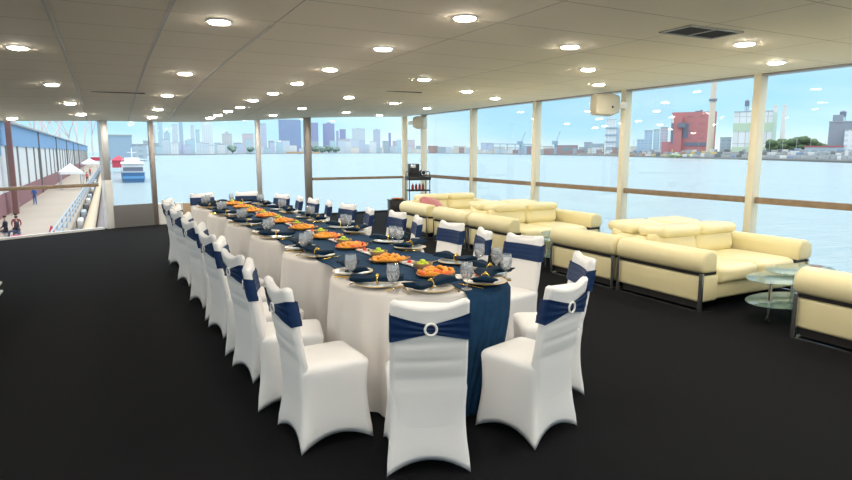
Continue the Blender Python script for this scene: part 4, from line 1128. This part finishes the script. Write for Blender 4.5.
# ferry
e = empty('ferry', (5.2, 158, ZW), R(-1), 'white and blue ferry moored at the end of the pier', 'ferry'); e.scale = (.84, .84, .95)
M['hullblue'] = pbr('hull_blue', (.05, .15, .32), .4); M['boatwhite'] = pbr('boat_white', (.82, .82, .82), .35); M['stripe'] = pbr('light_blue_stripe', (.12, .32, .60), .4)
hull = []
for y, k in ((-9, .88), (-6, .98), (8, 1.0), (18, .75), (24, .1)): hull.append([(2.9*k*a, y, z) for a, z in ((-.85, -.5), (-1, .6), (-1.03, 2.3), (1.03, 2.3), (1, .6), (.85, -.5))])
MB().loft(hull).build('hull', M['hullblue'], e, angle=30)
MB().box(-2.72, 2.72, -9.12, -9.02, .9, 1.5).build('stripe', M['stripe'], e, False)
MB().rbox(-2.7, 2.7, -8.4, 14, 2.3, 4.3, .15, 2).build('cabin', M['boatwhite'], e)
MB().box(-2.4, 2.4, -8.48, -8.38, 2.7, 3.6).build('window_band', M['darkwin'], e, False)
MB().rbox(-2.9, 2.9, -9, 14.5, 4.3, 4.55, .1, 2).build('roof', M['boatwhite'], e)
MB().rbox(-1.9, 1.9, -4, 8, 4.55, 5.7, .2, 2).build('wheelhouse', M['boatwhite'], e)
MB().tube([(0, -3, 5.7), (0, -3, 8.2)], .12, 6).box(-1.2, 1.2, -3.1, -2.9, 7.0, 7.15).build('mast', M['boatwhite'], e)
for z in (4.9, 5.3): MB().tube([(-2.7, -8.8, z), (2.7, -8.8, z)], .05, 6).build('rail', M['boatwhite'], e)
# bare trees rising over the warehouse
M['twig'] = pbr('bare_branches', (.62, .56, .56), .9)
def bare(x, y, h, seed, label):
    rn = random.Random(seed); b = MB()
    def grow(p, d, l, r, lv):
        q = p+d*l; b.tube([p, p.lerp(q, .5)+Vector((rn.uniform(-.05, .05)*l, 0, 0)), q], [r, r*.85, r*.65], 5, False)
        if lv:
            for k in range(3):
                nd = (d+Vector((rn.uniform(-.7, .7), rn.uniform(-.7, .7), rn.uniform(-.1, .6)))).normalized(); grow(q, nd, l*rn.uniform(.6, .8), r*.62, lv-1)
    e = empty('bare_tree', (x, y, ZP), 0, label, 'tree', 'bare trees behind the pier warehouse')
    grow(Vector((0, 0, 0)), Vector((0, 0, 1)), h*.42, .13+.0012*y, 4); b.build('branches', M['twig'], e, angle=180)
BT = [16, 25, 34, 43, 52, 61, 69, 77, 85, 92]
for k, x in enumerate(BT):
    d = ray(x, 140); yy = -15.5/d.x*d.y; bare(-15.5, yy, 7.5+.062*yy, 100+k, 'pale bare tree above the warehouse roof, %s' % nth(k, 10).replace('near end', 'the window'))

# ------------------------------------------------------------------ people on the pier
def person_mesh(sit, shirt, trousers, skin):
    v, e, r = [], [], []
    def a(p, rad, par=None):
        v.append(p); r.append(rad)
        if par is not None: e.append((par, len(v)-1))
        return len(v)-1
    zp = .46 if sit else .92
    pel = a((0, 0, zp), .15); wa = a((0, .01, zp+.20), .125, pel); ch = a((0, .0, zp+.42), .155, wa); nk = a((0, .01, zp+.60), .055, ch); hd0 = a((0, .03, zp+.68), .075, nk); a((0, .03, zp+.80), .085, hd0)
    for s in (-1, 1):
        sh = a((s*.19, 0, zp+.50), .065, ch); el = a((s*.25, .04, zp+.24), .05, sh); ha = a((s*.20, .24 if sit else .10, zp+.10 if sit else zp+.0), .038, el); a((s*.17, .30 if sit else .12, zp+.08 if sit else zp-.09), .04, ha)
        hp = a((s*.10, .0, zp-.03), .10, pel)
        if sit: kn = a((s*.13, .44, .48), .075, hp); an = a((s*.13, .46, .09), .05, kn); a((s*.13, .60, .05), .045, an)
        else: kn = a((s*.11, .03, .48), .075, hp); an = a((s*.12, .0, .09), .05, kn); a((s*.13, .14, .05), .045, an)
    me = bpy.data.meshes.new('b'); me.from_pydata(v, e, []); o = bpy.data.objects.new('b', me); C.objects.link(o)
    md = o.modifiers.new('s', 'SKIN')
    for i, rad in enumerate(r): me.skin_vertices[0].data[i].radius = (rad, rad*.85)
    me.skin_vertices[0].data[0].use_root = True
    o.modifiers.new('d', 'SUBSURF').levels = 1
    dg = bpy.context.evaluated_depsgraph_get(); out = bpy.data.meshes.new_from_object(o.evaluated_get(dg)); bpy.data.objects.remove(o)
    for m in (shirt, trousers, skin): out.materials.append(m)
    for p in out.polygons:
        c = p.center; p.use_smooth = True
        if c.z > zp+.585 or (abs(c.x) > .12 and c.z < zp+.16 and c.z > zp-.2 and (abs(c.x) > .17 if not sit else c.y > .2 and c.z > zp+.03)): p.material_index = 2
        elif c.z < zp+.02 or (sit and c.y > .12 and c.z < zp+.06): p.material_index = 1
        else: p.material_index = 0
    return out
cl = {k: pbr('cloth_'+k, c, .8) for k, c in {'grey': (.30, .32, .34), 'dark': (.03, .03, .045), 'maroon': (.20, .03, .05), 'red': (.55, .05, .06), 'white': (.75, .75, .75), 'blue': (.06, .15, .40), 'denim': (.08, .11, .2)}.items()}
sk = pbr('skin', (.45, .27, .18), .6); hairm = pbr('hair', (.03, .02, .015), .7)
pplace = [(True, 'grey', 'dark', (-7.2, 62.5), 20, 'seated person in a grey top by the maroon column'), (True, 'dark', 'dark', (-5.75, 44.2), -30, 'seated person in dark clothes low by the window corner'), (True, 'maroon', 'dark', (-5.35, 45.6), 30, 'seated person in a maroon top among the group near the window'),
          (True, 'dark', 'denim', (-5.1, 43.6), -60, 'seated person in dark top and jeans at the edge of the group'), (False, 'blue', 'blue', (-6.6, 71, ), 0, 'standing person in blue beside the warehouse wall'), (False, 'red', 'dark', (-3.2, 118), 40, 'standing person in a red top by the guard rail'),
          (False, 'white', 'grey', (-4.0, 128), 10, 'standing person in white beyond the larger tent'), (False, 'red', 'denim', (-3.4, 150), 0, 'standing person in red and jeans near the small tent')]
for sit, s1, s2, (x, y), a, lab in pplace:
    e = empty('person', (x, y, ZP), R(a+150), lab, 'person', 'people on the pier')
    o = bpy.data.objects.new('body', person_mesh(sit, cl[s1], cl[s2], sk)); C.objects.link(o); o.parent = e
    zp = .46 if sit else .92
    MB().blob((0, .015, zp+.845), .098, 4, .06, 2, .75).build('hair', hairm, e, angle=180)
    if sit:
        st = empty('camp_stool', (x, y, ZP), R(a+150), 'low folding stool under the '+lab.split(' by ')[0].split(' low ')[0].split(' among ')[0].split(' at ')[0], 'stool', 'stools on the pier')
        MB().box(-.2, .2, -.17, .22, .30, .34).build('seat', cl['denim'], st, False)
        for sx_ in (-.17, .17): MB().tube([(sx_, -.15, 0), (sx_, .2, .31)], .015, 6).build('leg', M['bronze'], st); MB().tube([(sx_, .2, 0), (sx_, -.15, .31)], .015, 6).build('leg', M['bronze'], st)
o = MB().rbox(-.5, .5, -.3, .3, 0, .3, .08, 2).build('bag', pbr('pink_red_bag', (.75, .05, .18), .6), loc=(-4.85, 42.4, ZP)); tag(o, 'bright pink bag on the pier beside the seated group', 'bag')
e = empty('traffic_cone', (-3.3, 43.2, ZP), 0, 'red cone at the foot of the guard rail', 'cone'); MB().lathe([(.24, .04), (.05, .7), (.001, .72)], 12).build('cone', M['redtent'], e); MB().box(-.3, .3, -.3, .3, 0, .05).build('base', M['redtent'], e, False)

# ------------------------------------------------------------------ sky
w = bpy.data.worlds.new('sky'); S.world = w; w.use_nodes = True; t = w.node_tree; N, L = t.nodes, t.links
bg = N['Background']; tc = N.new('ShaderNodeTexCoord'); sp = N.new('ShaderNodeSeparateXYZ'); L.new(tc.outputs['Generated'], sp.inputs[0])
rp = N.new('ShaderNodeValToRGB'); L.new(sp.outputs[2], rp.inputs[0])
el = rp.color_ramp.elements; el[0].position = 0.0; el[0].color = (.40, .53, .58, 1); el[1].position = 1; el[1].color = (1.9, 1.95, 2.0, 1)
for ps, cc in ((.03, (.31, .52, .62)), (.10, (.25, .47, .62)), (.26, (.25, .47, .63)), (.5, (1.05, 1.12, 1.2))):
    x_ = el.new(ps); x_.color = (*cc, 1)
mp = N.new('ShaderNodeMapping'); mp.inputs['Scale'].default_value = (1.2, 1.2, 5); L.new(tc.outputs['Generated'], mp.inputs['Vector'])
nz = N.new('ShaderNodeTexNoise'); nz.inputs['Scale'].default_value = 2.2; nz.inputs['Detail'].default_value = 5; L.new(mp.outputs[0], nz.inputs['Vector'])
cr = N.new('ShaderNodeValToRGB'); L.new(nz.outputs['Fac'], cr.inputs[0]); cr.color_ramp.elements[0].position = .42; cr.color_ramp.elements[1].position = .74
cv = N.new('ShaderNodeMix'); cv.data_type = 'RGBA'; cv.blend_type = 'ADD'; cv.inputs['Factor'].default_value = 1; L.new(rp.outputs[0], cv.inputs['A']); cv.inputs['B'].default_value = (.20, .12, .06, 1)
mx = N.new('ShaderNodeMix'); mx.data_type = 'RGBA'; L.new(cr.outputs[0], mx.inputs['Factor']); L.new(rp.outputs[0], mx.inputs['A']); L.new(cv.outputs['Result'], mx.inputs['B'])
L.new(mx.outputs['Result'], bg.inputs['Color']); bg.inputs['Strength'].default_value = 1.0

S.view_settings.view_transform = 'Standard'; S.view_settings.look = 'None'; S.view_settings.gamma = 1; S.view_settings.use_curve_mapping = False; S.view_settings.exposure = .84
cy = S.cycles
cy.max_bounces = 8; cy.diffuse_bounces = 4; cy.glossy_bounces = 4; cy.transmission_bounces = 4; cy.transparent_max_bounces = 24
cy.caustics_reflective = False; cy.caustics_refractive = False; cy.use_denoising = True; cy.sample_clamp_indirect = 6
